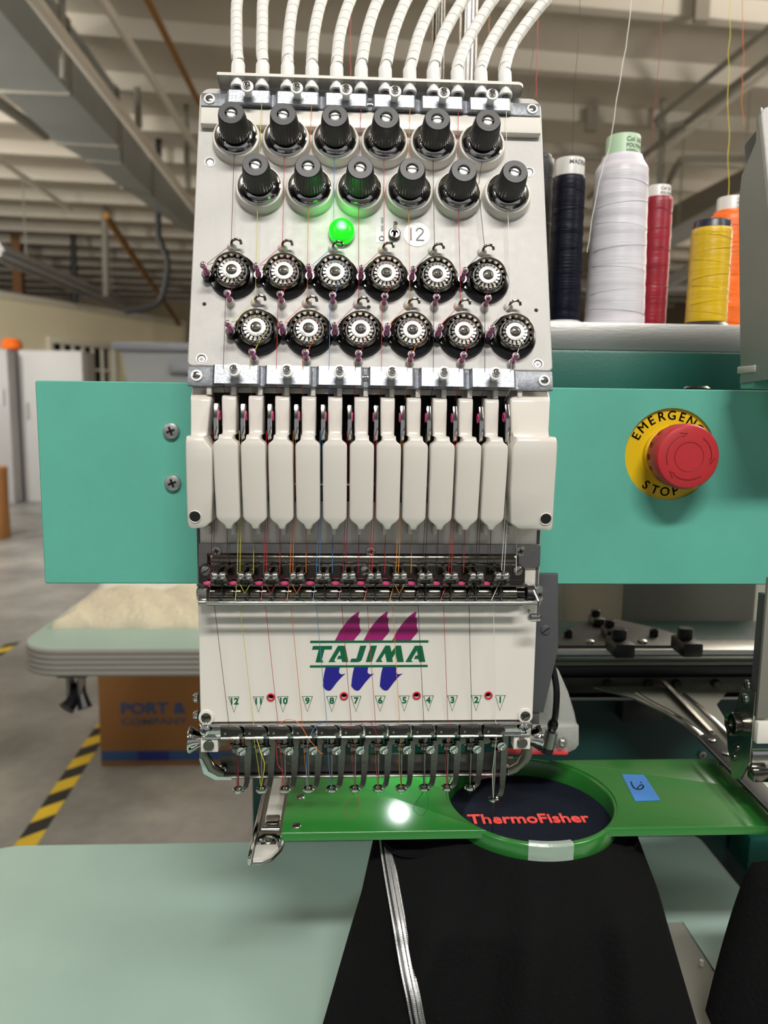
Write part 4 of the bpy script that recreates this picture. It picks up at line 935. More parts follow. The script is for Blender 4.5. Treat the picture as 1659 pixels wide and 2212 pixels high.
# hanging part of the jacket
cols, rowsn = 60, 40; vs = []; fs = []
XT0, XT1 = pz(829, 1818, -.268).x, pz(1412, 1812, -.268).x
XB0, XB1 = at(672, 2225, .392).x, at(1560, 2225, .392).x
for r_ in range(rowsn+1):
    t = r_/rowsn
    for c_ in range(cols+1):
        s = c_/cols; x = (XT0+(XT1-XT0)*s)*(1-t)+(XB0+(XB1-XB0)*s)*t
        dx = (x-HC.x); rad = HR+.0040
        yring = HC.y-sqrt(max(0, rad*rad-dx*dx)) if abs(dx) < rad else HC.y
        ytop = min(.447, yring)+.0
        k = min(1, t*3.2); ybot = .412+.020*(2*s-1)**2
        ytop += .010*min(1, max(0, (abs(dx)-rad*.92)/.02))
        y = ytop*(1-k)+ybot*k - .028*t
        y += (.0055*sin(s*19+.6+t*.8)+.0028*sin(s*41+2+t*2))*min(1, t*2.2)+.03*(abs(2*s-1)**6)*(1-t)
        z = -.2722-.118*t
        vs.append((x, y, z))
for r_ in range(rowsn):
    for c_ in range(cols): i = r_*(cols+1)+c_; fs.append([i, i+1, i+cols+2, i+cols+1])
def jv(r_, c_): return Vector(vs[r_*(cols+1)+c_])
nv = len(vs); vs += [(v[0], v[1]+.004+.004*(1 if 0 else 0), v[2]-.001) for v in vs[:nv]]; fs += [[i+nv for i in f][::-1] for f in fs[:]]
for c_ in range(cols): 
    for r0 in (0, rowsn): i = r0*(cols+1)+c_; fs.append([i, i+1, i+1+nv, i+nv])
for r_ in range(rowsn):
    for c0 in (0, cols): i = r_*(cols+1)+c0; fs.append([i, i+cols+1, i+cols+1+nv, i+nv])
obj('jacket_front', G().add(vs, fs), 'fleece', jk, ang=80)
# lower folds resting on the table, below the picture
g = G(); rows = []
for t in range(9):
    a = t/8; y0 = .40-.10*a; rows.append([(XB0-.02+(XB1-XB0+.04)*s/20, y0+.006*sin(s*1.1), -.378-.016*sin(a*pi/2)+.008*sin(s*.9+t)*(1 if t < 8 else 0)) for s in range(21)])
rows2 = rows+[[(p[0], p[1]-.002, -.3985) for p in rows[-1]]]+[[(p[0], p[1]+.10, -.3985) for p in rows[-1]]]
g.loft(rows2, closed=False); obj('jacket_folds', g, 'fleece', jk, ang=80)
# flat part of the jacket under the hoop
g = G().prism(rrect(XT0, .446, XT1, .548, .02), -.2835, -.2800); obj('jacket_back', g, 'fleece', jk)
# zipper
def to_px(p): z = p.dot(_f); return 829.5+FPX*p.dot(_r)/z, 1106-FPX*p.dot(_u)/z
zp = [(1800, 829), (1822, 833), (1905, 847), (2030, 868), (2130, 888), (2225, 906), (2400, 950)]      # where the zipper runs, row by row
def zipx(y):
    for (a, xa_), (b, xb_) in zip(zp, zp[1:]):
        if a <= y <= b: return xa_+(xb_-xa_)*(y-a)/(b-a)
    return zp[0][1] if y < zp[0][0] else zp[-1][1]
zl = []
for r_ in range(1, rowsn+1):
    for c_ in range(cols):
        p, q = jv(r_, c_), jv(r_, c_+1); (xa_, ya_), (xb_, yb_) = to_px(p), to_px(q); m = zipx((ya_+yb_)/2)
        if xa_ <= m < xb_: zl.append(p.lerp(q, (m-xa_)/(xb_-xa_))+Vector((0, -.0026, 0))); break
zl = cat_rom(zl[::3]+[zl[-1]], 8)
obj('zipper_tape', G().loft([[p+Vector((-.0042, .0002, 0)), p+Vector((.0046, .0002, 0)), p+Vector((.0046, .0010, 0)), p+Vector((-.0042, .0010, 0))] for p in zl]), 'black', jk)
g = G()
for off, r in ((-.0034, .0006), (-.0001, .0013), (.0022, .0011), (.0040, .0005)): g.tube([p+Vector((off, -.0004, 0)) for p in zl], r, 6)
obj('zipper_chain', g, 'zip_silver', jk, label='silver zipper chain')
L_ = [0]
for a, b in zip(zl, zl[1:]): L_.append(L_[-1]+(b-a).length)
g = G(); s = 0
while s < L_[-1]:
    j = max(k for k in range(len(L_)) if L_[k] <= s); j = min(j, len(zl)-2); p = zl[j].lerp(zl[j+1], (s-L_[j])/(L_[j+1]-L_[j]))
    for off, w_ in ((-.0034, .0012), (.0001, .0026), (.0022, .0022), (.0040, .0010)): g.box(p+Vector((off, -.0014 if w_ > .002 else -.001, 0)), (w_, .0008, .0006))
    s += .0011
o = obj('zipper_tooth', g, 'zip_silver', jk); o['kind'] = 'stuff'
# second jacket at the right edge
g = G(); rows = []
for t in range(13):
    a = t/12; row = []
    for s in range(15):
        b = s/14; x = at(1684-115*a**.8, 1940+330*a, .40).x+.16*b; row.append((x, .40-.01*a+.008*sin(b*9+a)+(.02*(1-b)**8), at(1650, 1940+330*a, .40).z+.02*sin(min(1, b*2.4)*pi/2)*(1-a)*.8))
    rows.append(row)
vs = [p for r in rows for p in r]; fs = [[i*15+j, i*15+j+1, (i+1)*15+j+1, (i+1)*15+j] for i in range(12) for j in range(14)]
nv = len(vs); g.add(vs+[(p[0]+.002, p[1]+.015, p[2]) for p in vs], fs+[[i+nv for i in f][::-1] for f in fs]+[[i*15, (i+1)*15, (i+1)*15+nv, i*15+nv] for i in range(12)]+[[j, j+1, j+1+nv, j+nv] for j in range(14)])
obj('black_garment', g, 'fleece', None, label='black garment at the lower right edge, cut off by the frame', cat='garment', ang=80)
# hoop holder arm
def bar(name, x0, x1, y0, y1, z0, z1, m, b, parent, **k): return obj(name, G().bb(x0, x1, y0, y1, z0, z1, b), m, parent, **k)
hz = RZ-.0012
hx0, hx1 = pz(553, 1780, hz).x, pz(620, 1780, hz).x
ya, yb = pz(570, 1855, hz).y, pz(600, 1686, hz).y+.04
hh_ = thing('hoop_clip', ((hx0+hx1)/2, ya+.03, hz-.004), 'chrome hoop holder clip at the left end of the hoop arm', 'hoop clip')
obj('clip_base', G().prism([(hx0, yb), (hx1, yb), (hx1, ya+.026), (hx1-.001, ya+.014), (hx1-.006, ya+.004), (hx1-.012, ya), (hx0, ya)], hz-.0040, hz-.0022, None, .0005), 'chrome_soft', hh_)
bar('clip_lip', hx0-.0004, hx0+.0020, ya-.0005, yb, hz-.0040, hz+.0018, 'chrome', .0006, hh_)
bar('clip_lip', hx1-.0018, hx1, ya+.024, yb, hz-.0040, hz+.0010, 'chrome', .0005, hh_)
bar('spring_leaf', hx0+.0050, hx1-.0046, ya+.045, yb, hz-.0018, hz-.0008, 'hub_satin', .0003, hh_)
bar('spring_leaf', hx0+.0056, hx1-.0052, ya+.036, ya+.047, hz-.0010, hz+.0014, 'chrome', .0009, hh_)
obj('clip_roller', G().cyl((hx0+.0040, ya+.0320, hz-.0004), (hx1-.0040, ya+.0320, hz-.0004), .0017, n=14, b=.0003), 'chrome', hh_)
lev = [(hx0+.0024, ya+.028), (hx1-.0022, ya+.028), (hx1-.0014, ya+.020)]
obj('clip_cam', G().prism([(hx0+.0026, ya+.029), (hx1-.0020, ya+.029), (hx1-.0020, ya+.0165), (hx1-.0050, ya+.0160), (hx1-.0064, ya+.0200), (hx1-.0090, ya+.0222), (hx0+.0090, ya+.0222), (hx0+.0066, ya+.0200), (hx0+.0056, ya+.0160), (hx0+.0026, ya+.0165)][::-1], hz-.0020, hz+.0006, None, .0006), 'chrome', hh_)
obj('clip_lever', G().prism([(hx0+.0026, ya+.0155), (hx1-.0040, ya+.0155), (hx1-.0030, ya+.011), (hx1-.0060, ya+.005), (hx1-.0110, ya+.0012), (hx0+.0026, ya+.0008)][::-1], hz-.0022, hz-.0002, None, .0006), 'hub_satin', hh_)
obj('clip_pin', G().lathe([(.0030, -.002), (.0028, .0012), (.0018, .0018), (1e-6, .0018)], 18), 'chrome', hh_, T(((hx0+hx1)/2, ya+.0185, hz-.0006)))
# ================================================================ embroidery threads on the head
NAMES = ['maroon', 'yellow', 'bright red', 'orange', 'blue', 'crimson', 'rose red', 'amber', 'black', 'scarlet', 'slack black', 'white']
WHICH = ['numbered 12', 'numbered 11', 'numbered 10', 'numbered 9', 'numbered 8', 'numbered 7', 'numbered 6', 'numbered 5', 'numbered 4', 'numbered 3', 'numbered 2', 'numbered 1']
rT = .00017
for i in range(12):
    g = G(); row = i % 2; j = i//2
    ku, kv = KN[j+6*row]; wu, wv = WH[j+6*row]
    te = TEND[i]
    # tube end -> guide bar -> knob
    g.tube([te+TV*.002, te+Vector((0, -.0005, -.004)), tpw(te.x+.0002, .166, .0085), tpw(ku-(.0005 if row else .0016), kv+.020, .0070), tpw(ku-(.0002 if row else 0), kv+.0130, .0064)], rT, 5)
    # knob -> hook -> wheel
    wob = .0022 if i == 10 else 0
    hk = tpw(wu-.0012, wv+.0192, .0062)
    mid = [tpw(ku-.0010-wob, (kv+wv+.019)/2+.004, .0064)] if wob else []
    g.tube([tpw(ku-.0006, kv-.0126, .0064)]+mid+[hk, tpw(wu-.0014, wv+.0180, .0040), tpw(wu-.0142, wv+.0012, .0110), tpw(wu-.0090, wv+.004, .0086)], rT, 5)
    lp_ = [tpw(wu+.0066*cos(a), wv+.0066*sin(a), .0080) for a in [radians(160-220*k/18) for k in range(19)]]
    g.tube(lp_, rT*1.6, 5)
    g.tube([lp_[-1], tpw(wu-.0002, wv-.0150, .0105), tpw(wu-.0026, wv-.0166, .0105)], rT, 5)
    # post -> lower bar -> behind the cover
    sx = SL[i]+(.0068 if i < 6 else .0052)
    g.tube([tpw(wu-.0026, wv-.0160, .0100), tpw(wu-.0030, -.004, .0062), tpw(wu-.0032, -.0128, .0040), Vector((wu-.0034, .4440, zy(862, .444)))], rT, 5)
    # strands from the take-up lever down to the clamp row
    cxx = at(474, 1243, .4285).x+SP*.9945*i; ex_ = at(449, 1253, .4345).x+SP*.9945*i
    g.tube([at(459+58.2*i, 930, .429), at(458.5+57.6*i, 1100, .433), at(455+57*i, 1252, .4350)], rT, 5)
    g.tube([at(464+58.2*i, 930, .429), at(463.5+57.6*i, 1100, .433), at(461+57*i, 1250, .4330)], rT, 5)
    g.tube([at(491+57*i, 1120, .4440), at(491+56.7*i, 1238, .4380)], rT, 5)
    if i in (1, 2, 3, 7, 10): g.tube([Vector((cxx-.003, .4270, zy(1262, .427))), Vector((cxx-.0002, .4262, zy(1281, .427))), Vector((cxx+.0026, .4270, zy(1264, .427)))], rT, 5)
    # eyelet -> rod -> down the front plate -> needle
    q = FEET[i]
    g.tube([at(455+57*i, 1252, .4350), Vector((ex_+.0018, .4272, zr)), at(463+55*i if i < 11 else 1066, 1306, .4290), Vector((NX[i]-.0028, .4424, zy(1562, .4424))), Vector((NX[i]-.0026, .4400, zy(1566, .44)))], rT, 5)
    g.tube([Vector((NX[i]-.0024, .4400, zy(1592, .44))), q+Vector((-.0020, -.003, .020)), q+Vector((-.0004, -.0008, .002))], rT, 5)
    if i == 0: g.tube([q+Vector((0, -.0009, .024)), q+Vector((0, -.0009, .002))], .0005, 5)
    if i in (5, 8): 
        k = .004+.002*(i % 3); g.tube(cat_rom([q+Vector((0, -.001, -.001)), q+Vector((-k*.5, -.002, -.006)), q+Vector((-k*.9, -.003, -.012)), q+Vector((-k*.2, -.004, -.016)), q+Vector((k*.3, -.003, -.010)), q+Vector((k*.2, -.001, -.002))], 6), rT*.9, 5)
    if i == 1: g.tube(cat_rom([at(555, 1596, .437), at(563, 1625, .436), at(571, 1650, .436), at(567, 1685, .440), at(562, 1706, .447)], 6), rT*1.4, 5)
    if i == 2: g.tube(cat_rom([at(596, 1604, .437), at(600, 1650, .436), at(611, 1670, .436), at(604, 1712, .444)], 6), rT, 5)
    if i == 3: g.tube(cat_rom([at(604, 1563, .435), at(622, 1554, .433), at(645, 1562, .433), at(668, 1597, .433), at(690, 1624, .435), at(698, 1628, .436)], 7), rT*1.2, 5)
    if i == 4: g.tube(cat_rom([at(704, 1562, .435), at(684, 1567, .433), at(670, 1590, .433), at(664, 1610, .435), at(662, 1700, .443)], 7), rT*1.2, 5)
    if i == 5: g.tube(cat_rom([at(740, 1572, .434), at(770, 1567, .433), at(800, 1561, .434), at(815, 1590, .435)], 7), rT*1.2, 5)
    obj('embroidery_thread', g, 'thread_%d' % i, None, label='%s embroidery thread running down to the needle %s' % (NAMES[i], WHICH[i]), cat='thread', group='embroidery threads on the head')
# needle work lamp under the head
wl = thing('work_lamp', (.040, .524, -.2180), 'small white work lamp under the head beside the needles', 'lamp')
obj('lamp_shell', G().lathe([(.0046, .0044), (.0046, .0), (.0040, -.0008), (.0036, 0)], 18), 'black', wl, T((.040, .524, -.2145)))
m_ = mat('lamp_white', (255, 255, 250), .3, emit=4)
obj('lamp_lens', G().lathe([(.0036, .0002), (.0030, -.0008), (1e-6, -.0012)], 18), 'lamp_white', wl, T((.040, .524, -.2145)))
ld = bpy.data.lights.new('work_lamp_light', 'SPOT'); ld.energy = .13; ld.spot_size = radians(150); ld.spot_blend = .7; ld.shadow_soft_size = .004; ld.color = (.93, 1, .98)
lo = bpy.data.objects.new('work_lamp_light', ld); C.objects.link(lo); lo.location = (.040, .524, -.2175+H); lo.rotation_euler = (radians(-4), radians(14), 0)
# ================================================================ room
FL = -H
def st(name, g, m, parent=None, ang=32): return obj(name, g, m, parent, kind='structure' if parent is None else None, ang=ang)
st('floor', G().bb(-14, 14, -8, 26, FL-.05, FL), 'concrete')
RB = Matrix.Rotation(radians(5.3), 4, 'Z')
def bp(x, y, z): return RB @ Vector((x, y, z))
DECK = 2.95
ce = thing('ceiling', (0, 9, DECK), None, None, kind='structure')
obj('ceiling_deck', G().bb(-13, 13, -8, 25, DECK, DECK+.05, 0, RB), 'ceil', ce)
for k in range(20):
    y = 3.5+1.0*k; obj('joist', G().bb(-12, 12, y-.05, y+.05, DECK-.15, DECK, 0, RB), 'joist', ce)
for x in (-2.9, 5.2): obj('girder', G().bb(x-.11, x+.11, 3, 24, DECK-.62, DECK-.28, 0, RB), 'joist_dark', ce) if x > 0 else None
st('wall_back', G().bb(-13, 13, 21.6, 21.8, FL, DECK, 0, RB), 'wall_far')
st('wall_right', G().bb(10.5, 10.7, -6, 23, FL, DECK, 0, RB), 'wall_far')
st('wall_left', G().bb(-12.7, -12.5, -6, 23, FL, DECK, 0, RB), 'wall_far')
# cream partition with barred window
A_, B_ = pz(0, 640, 1.7), pz(396, 702, 1.7); A_.z = B_.z = 0
wd = (B_-A_).normalized(); wn = Vector((wd.y, -wd.x, 0)); WL = (B_-A_).length
def wpt(x, y, off=0): d = ray(x, y); k = (A_+wn*off).dot(wn)/d.dot(wn); return d*k
WM_ = Matrix((wd, Vector((0, 0, 1)), wn)).transposed().to_4x4(); WM_.translation = A_
def wl_(x, y): p = wpt(x, y)-A_; return p.dot(wd), p.z
pw = thing('wall_partition', (A_.x, A_.y, FL), None, None, kind='structure')
u0, v0 = wl_(112, 735); u1, v1 = wl_(240, 760); zt_ = (v0+v1)/2; v_lo = zt_-1.15
obj('partition_sheet', G().plate([(-6, FL), (WL+.02, FL), (WL+.02, 1.7), (-6, 1.7)], [[(u0, v_lo), (u1, v_lo), (u1, zt_), (u0, zt_)]], -.12, 0, WM_), 'wall_cream', pw)
obj('partition_cap', G().bb(-6, WL+.05, 1.67, 1.78, -.16, .05, .01, WM_), 'trim_white', pw)
obj('partition_end', G().bb(WL-.02, WL+.08, FL, 1.7, -3.5, .0, 0, WM_), 'wall_cream', pw)
wi = thing('window_1', WM_ @ Vector((u0, v_lo, 0)), None, None, kind='structure')
fw = .10
for nm, q in (('frame_top', (u0-fw, u1+fw, zt_, zt_+fw)), ('frame_bottom', (u0-fw, u1+fw, v_lo-fw, v_lo)), ('frame_side', (u0-fw, u0, v_lo, zt_)), ('frame_side', (u1, u1+fw, v_lo, zt_))):
    obj(nm, G().bb(q[0], q[1], q[2], q[3], -.05, .05, .008, WM_), 'trim_white', wi)
obj('window_pane', G().bb(u0, u1, v_lo, zt_, -.10, -.09, 0, WM_), 'iron', wi)
for k in range(1, 6): obj('window_bar', G().bb(u0+(u1-u0)*k/6-.03, u0+(u1-u0)*k/6+.03, v_lo, zt_, -.02, .01, 0, WM_), 'trim_white', wi)
for k in (1, 2): obj('window_rail', G().bb(u0, u1, zt_-.40*k-.02, zt_-.40*k+.02, -.02, .012, 0, WM_), 'trim_white', wi)
# ceiling services
def rod(name, a, b, r, m, lab, cat, n=10): return obj(name, G().cyl(a, b, r, n=n), m, None, label=lab, cat=cat)
duct = thing('air_duct', pz(150, 300, 2.15), 'galvanised sheet metal air duct under the ceiling at the upper left', 'air duct')
rows = []
for (l, r_, h) in (((-140, 95), (-20, 0), .5), ((0, 196), (152, 202), .48), ((122, 308), (256, 316), .46), ((186, 346), (262, 352), .40), ((262, 404), (330, 424), .34), ((395, 496), (424, 505), .30)):
    a, b = pz(*l, 2.15), pz(*r_, 2.15); rows.append([(a.x, a.y, 2.15), (b.x, b.y, 2.15), (b.x, b.y, 2.15+h), (a.x, a.y, 2.15+h)])
for k in range(len(rows)-1): obj('duct_section', G().loft(rows[k:k+2]), 'duct', duct)
for k in (1, 2, 3, 4):
    r_ = rows[k]; g = G()
    for i in range(4): g.cyl(r_[i], r_[(i+1) % 4], .022, n=6)
    obj('duct_seam', g, 'pipe_grey', duct)
def hang(p0, p1): return (pz(*p0), pz(*p1))
rod('ceiling_pipe', pz(30, -60, 2.05), pz(424, 456, 2.05), .036, 'pipe_white', 'thick white pipe running along the air duct', 'pipe')
rod('ceiling_pipe', pz(190, -50, 2.5), pz(424, 322, 2.5), .030, 'pipe_white', 'white ceiling pipe right of the thick duct pipe', 'pipe')
rod('ceiling_pipe', pz(294, -50, 2.55), pz(430, 222, 2.55), .024, 'copper', 'copper coloured ceiling pipe left of the thread tubes', 'pipe')
rod('ceiling_pipe', pz(-20, 210, 2.5), pz(98, 292, 2.5), .05, 'pipe_grey', 'short grey pipe left of the air duct', 'pipe')
rod('ceiling_pipe', pz(-20, 334, 2.2), pz(152, 452, 2.2), .028, 'pipe_white', 'thin pale pipe below the air duct', 'pipe')
rod('ceiling_brace', pz(228, 466, 2.3), at(386, 700, 15.5), .045, 'copper', 'brown diagonal brace in the dark gap above the partition', 'brace')
for x, ya, yb_, Y, r, m, lab in ((133, -20, 170, 5.2, .022, 'pipe_grey', 'hanger rod in front of the air duct'), (296, 190, 276, 7.2, .03, 'pipe_grey', 'hanger rod between the two white pipes'), (402, 300, 410, 8.0, .03, 'pipe_grey', 'hanger rod close to the tension panel'), (157, 456, 655, 13.5, .05, 'hose', 'black drop pole above the partition'), (225, 410, 640, 12.0, .05, 'pipe_grey', 'grey drop pole above the partition')):
    q_ = at(x, ya, Y)
    if x == 402: q_ = Vector((q_.x, q_.y, DECK))
    rod('hanger_rod', q_, at(x+4, yb_, Y), r, m, lab, 'rod')
a, b = at(20, 345, 14.0), at(38, 640, 14.0)
obj('wooden_post', G().bb(a.x-.03, b.x+.10, 13.95, 14.1, b.z-.6, a.z+.2), 'wood_post', None, label='brown wooden post above the partition at the left edge', cat='post')
obj('drop_hose', G().tube(cat_rom([at(342, 300, 9), at(342, 494, 9), at(350, 530, 9), at(362, 570, 9), at(350, 640, 9), at(325, 662, 9), at(270, 672, 9)], 6), .035, 8), 'hose', None, label='thick black hose looping down behind the tension panel', cat='hose')
a, b = pz(-20, 542, 1.75), pz(262, 660, 1.75); d = (b-a).normalized(); s_ = Vector((d.y, -d.x, 0))
fx = thing('strip_light', a, 'long white strip light hanging over the cream partition', 'strip light')
obj('light_housing', G().loft([[p-s_*.10+Vector((0, 0, .10)), p-s_*.16, p+s_*.16, p+s_*.10+Vector((0, 0, .10))] for p in (a, b)]), 'cab_grey', fx)
for f in (.2, .9): p = a.lerp(b, f); obj('hanger_wire', G().cyl(p+Vector((0, 0, .08)), (p.x, p.y, DECK), .008, n=5), 'pipe_grey', fx)
for k in (-1, 1): obj('light_tube', G().cyl(a+s_*.09*k-Vector((0, 0, .03)), b+s_*.09*k-Vector((0, 0, .03)), .03, n=8), 'cab_white', fx)
for x0, y0, x1, y1, z_, r, m, lab in ((1700, 98, 1270, 428, 2.55, .030, 'pipe_grey', 'grey ceiling pipe crossing above the red cone, upper of two'), (1700, 122, 1296, 432, 2.50, .024, 'pipe_white', 'pale ceiling pipe crossing above the red cone, lower of two'), (1700, 30, 1440, 240, 2.55, .024, 'pipe_grey', 'dark conduit with a bend behind the yellow thread')):
    rod('ceiling_pipe', pz(x0, y0, z_), pz(x1, y1, z_), r, m, lab, 'pipe')
obj('conduit_bend', G().tube(cat_rom([pz(1440, 240, 2.55), pz(1418, 258, 2.55), pz(1424, 270, 2.55), pz(1450, 272, 2.55), pz(1490, 262, 2.55)], 6), .024, 8), 'pipe_grey', None, label='bent end of the dark conduit under the ceiling', cat='pipe')
obj('conduit_bend', G().tube(cat_rom([pz(1436, 420, 2.2), pz(1446, 390, 2.25), pz(1466, 352, 2.3), pz(1490, 343, 2.3), pz(1640, 344, 2.3)], 6), .030, 8), 'pipe_grey', None, label='curved grey conduit above the orange cone', cat='pipe')
rod('ceiling_pipe', pz(1170, 338, 2.3), pz(1300, 340, 2.3), .026, 'pipe_grey', 'dark pipe behind the navy cone top', 'pipe')
rod('hanger_rod', at(1436, 165, 7.5), at(1425, 410, 7.5), .03, 'pipe_grey', 'hanger rod behind the red cone', 'rod')
def strip(a, b, r, lab):
    t = thing('strip_light', (a+b)/2, lab, 'strip light'); obj('light_housing', G().cyl(a, b, r, n=6), 'cab_white', t)
    for f in (.15, .85): p = a.lerp(b, f); obj('hanger_wire', G().cyl(p, (p.x, p.y, DECK), .008, n=5), 'pipe_grey', t)
for (x0, y0, x1, y1, lab) in ((1440, 520, 1640, 418, 'bright strip light behind the yellow cone, upper one'), (1440, 612, 1500, 578, 'short strip light behind the yellow cone, middle one')):
    a, b = pz(x0, y0, 1.9), pz(x1, y1, 1.9); strip(a, b, .09, lab)
a, b = at(1240, 622, 15), at(1500, 622, 15); strip(a, b, .07, 'level strip light low behind the cones')
for (x, y, Y) in ((1275, 262, 7.6), (1512, 18, 5.6)):
    p = at(x, y, Y); obj('beam_hanger', G().bb(p.x-.05, p.x+.05, Y-.05, Y, p.z-.10, p.z+.12), 'joist_dark', None, label='small metal hanger on a ceiling joist, %s' % ('above the white cone' if x < 1400 else 'near the top right corner'), cat='hanger')
# white cabinets
p = pz(60, 1083, FL); Yc = p.y
x0, x1 = at(46, 900, Yc).x, at(182, 900, Yc).x; zt_ = at(120, 757, Yc).z
cb = thing('storage_cabinet', ((x0+x1)/2, Yc, FL), 'tall white storage cabinet at the left behind the beam end', 'cabinet')
obj('cabinet_body', G().bb(x0, x1, Yc, Yc+.5, FL, zt_, .01), 'cab_white', cb)
obj('cabinet_handle', G().bb(x0+.06, x0+.10, Yc-.03, Yc, at(60, 905, Yc).z, at(60, 870, Yc).z), 'cab_grey', cb)
c2 = thing('storage_cabinet', (x0-.4, Yc-.2, FL), 'light grey storage cabinet at the far left edge of the picture', 'cabinet')
obj('cabinet_body', G().bb(x0-.9, x0-.03, Yc-.25, Yc+.4, FL, zt_-.01, .01), 'cab_grey', c2); obj('cabinet_handle', G().bb(x0-.12, x0-.09, Yc-.28, Yc-.25, 0, .2), 'cab_white', c2)
p = at(18, 748, Yc); obj('orange_tub', G().lathe([(.06, 0), (.12, .03), (.13, .09), (.09, .15), (.03, .16), (1e-6, .16)], 20, T((p.x, Yc+.1, zt_-.008))), 'wind_orange', None, label='small orange tub on top of the grey cabinet', cat='tub')
p = pz(-14, 1108, FL+.25); pY = 7.2
q = at(-8, 1050, pY); obj('fibre_drum', G().lathe([(.24, FL), (.25, FL+.02), (.245, FL+.3), (.25, .0-.62), (.25, -.58), (.22, -.575), (1e-6, -.575)], 28, T((at(13, 1050, pY).x-.25, pY, 0))), 'card', None, label='brown fibre drum on the floor at the left edge', cat='drum')
# grey storage totes on a bench behind the beam
tY = 3.2
bz = at(320, 900, tY).z
be = thing('work_bench', (at(400, 900, tY).x, tY+.3, FL), 'bench behind the machine carrying a grey storage tote', 'bench')
bx0, bx1 = at(235, 900, tY).x, at(235, 900, tY).x+1.1
obj('bench_top', G().bb(bx0, bx1, tY-.05, tY+.6, bz-.04, bz, .004), 'cab_grey', be)
for sx in (bx0+.05, bx1-.05):
    for sy in (tY, tY+.55): obj('leg', G().bb(sx-.025, sx+.025, sy-.025, sy+.025, FL, bz-.04), 'dark_grey', be)
to = thing('storage_tote', (at(330, 800, tY).x+.15, tY+.25, bz), 'translucent storage tote with grey lid behind the tension panel', 'tote')
tx0 = at(262, 780, tY).x; tx1 = tx0+.62; lz = at(330, 752, tY).z
obj('tote_body', G().loft([[(tx0+.03, tY+.03, bz), (tx1-.03, tY+.03, bz), (tx1-.03, tY+.42, bz), (tx0+.03, tY+.42, bz)], [(tx0, tY, lz), (tx1, tY, lz), (tx1, tY+.45, lz), (tx0, tY+.45, lz)]]), 'tote_clear', to)
obj('tote_lid', G().bb(tx0-.03, tx1+.03, tY-.03, tY+.48, lz-.012, lz+.022, .010), 'tote_grey', to)
obj('tote_handle', G().bb(tx0+.20, tx0+.34, tY-.035, tY-.0, lz-.10, lz-.06, .008), 'tote_grey', to)
# ================================================================ tables
def table_top(name, poly_fn, z, th, parent, ribs, hole=None, m='mint_table', em='table_edge'):
    out = poly_fn(0); top = G().plate(out, [hole] if hole else [], z-th+.002, z); obj('table_board', top, m, parent)
    n = len(out); prof = []
    for k in range(ribs):
        a = z-.001-(th-.002)*k/ribs; b = z-.001-(th-.002)*(k+1)/ribs; prof += [(.0, a), (.003, a-(a-b)*.25), (.003, b+(a-b)*.25), (.0, b)]
    rows = []
    for o_, zz in prof: rows.append([(q[0], q[1], zz) for q in poly_fn(o_+.001)])
    obj('edge_moulding', G().loft(rows), em, parent, ang=50)
fz_ = -.40; fx0_ = -.345; fx1_ = pz(1525, 1831, fz_).x; fyr = pz(300, 1823, fz_).y
ft_ = thing('work_table', (0, .4, FL), 'mint green machine table in front with rounded corner under the jacket', 'table')
hxe = pz(1475, 1990, fz_)
table_top('front', lambda o: rrect(fx0_-o, .02-o, fx1_+o, fyr+o, [.05+o, .004+o, .05+o, .05+o], 8), fz_, .022, ft_, 3, hole=[(.10, .26), (hxe.x, .26), (hxe.x, hxe.y), (.10, hxe.y)])
for sx, sy in ((-.28, .10), (-.28, .58), (.28, .10), (.28, .58)): obj('leg', G().bb(sx-.02, sx+.02, sy-.02, sy+.02, FL, fz_-.022), 'dark_grey', ft_)
obj('shelf_pin', G().cyl(pz(1515, 2085, fz_)+Vector((0, 0, -.0)), pz(1515, 2085, fz_)+Vector((0, 0, .004)), .0014, n=10), 'wash_white', ft_)
nt2 = thing('work_table', (.6, .4, FL), 'pale grey table top strip at the right edge below the hoop arm', 'table')
obj('table_board', G().bb(fx1_+.012, .75, .02, .595, fz_-.02, fz_-.004, .002), 'beige_plate', nt2)
for sx, sy in ((.45, .10), (.45, .52), (.7, .10), (.7, .52)): obj('leg', G().bb(sx-.02, sx+.02, sy-.02, sy+.02, FL, fz_-.02), 'dark_grey', nt2)
rz_ = -.47; rxl, ryf = pz(30, 1400, rz_).x, pz(250, 1402, rz_).y
rt = thing('work_table', (-.35, 1.8, FL), 'mint green table behind the machine with grey ribbed edge and cream cloth on it', 'table')
table_top('rear', lambda o: rrect(rxl-o, ryf-o, .02+o, 2.25+o, .085+o, 8), rz_, .056, rt, 5)
obj('pedestal', G().bb(-.14, -.06, 1.75, 1.83, FL+.03, rz_-.056), 'dark_grey', rt); obj('pedestal_foot', G().bb(-.30, .1, 1.70, 1.88, FL, FL+.03), 'dark_grey', rt)
# clamp under the rear table
c0 = at(165, 1468, ryf+.05); c0.z = rz_-.056
ck = thing('toggle_clamp', c0, 'black toggle clamp hanging under the left end of the rear table', 'clamp')
obj('clamp_plate', G().box((c0.x, c0.y, c0.z-.006), (.06, .05, .012), .002), 'iron', ck)
obj('clamp_jaw', G().box((c0.x-.010, c0.y-.005, c0.z-.030), (.008, .03, .045), .002).box((c0.x+.012, c0.y-.005, c0.z-.030), (.008, .03, .045), .002), 'steel', ck)
a = at(160, 1500, c0.y-.02); obj('clamp_grip', G().tube([a+Vector((0, .05, .02)), at(153, 1518, c0.y-.02), at(143, 1531, c0.y-.03)], [.006, .013, .016], 14), 'black', ck)
obj('clamp_lever', G().tube([at(172, 1470, c0.y), at(176, 1500, c0.y-.01), at(184, 1530, c0.y-.02)], [.006, .010, .014], 10), 'black', ck)
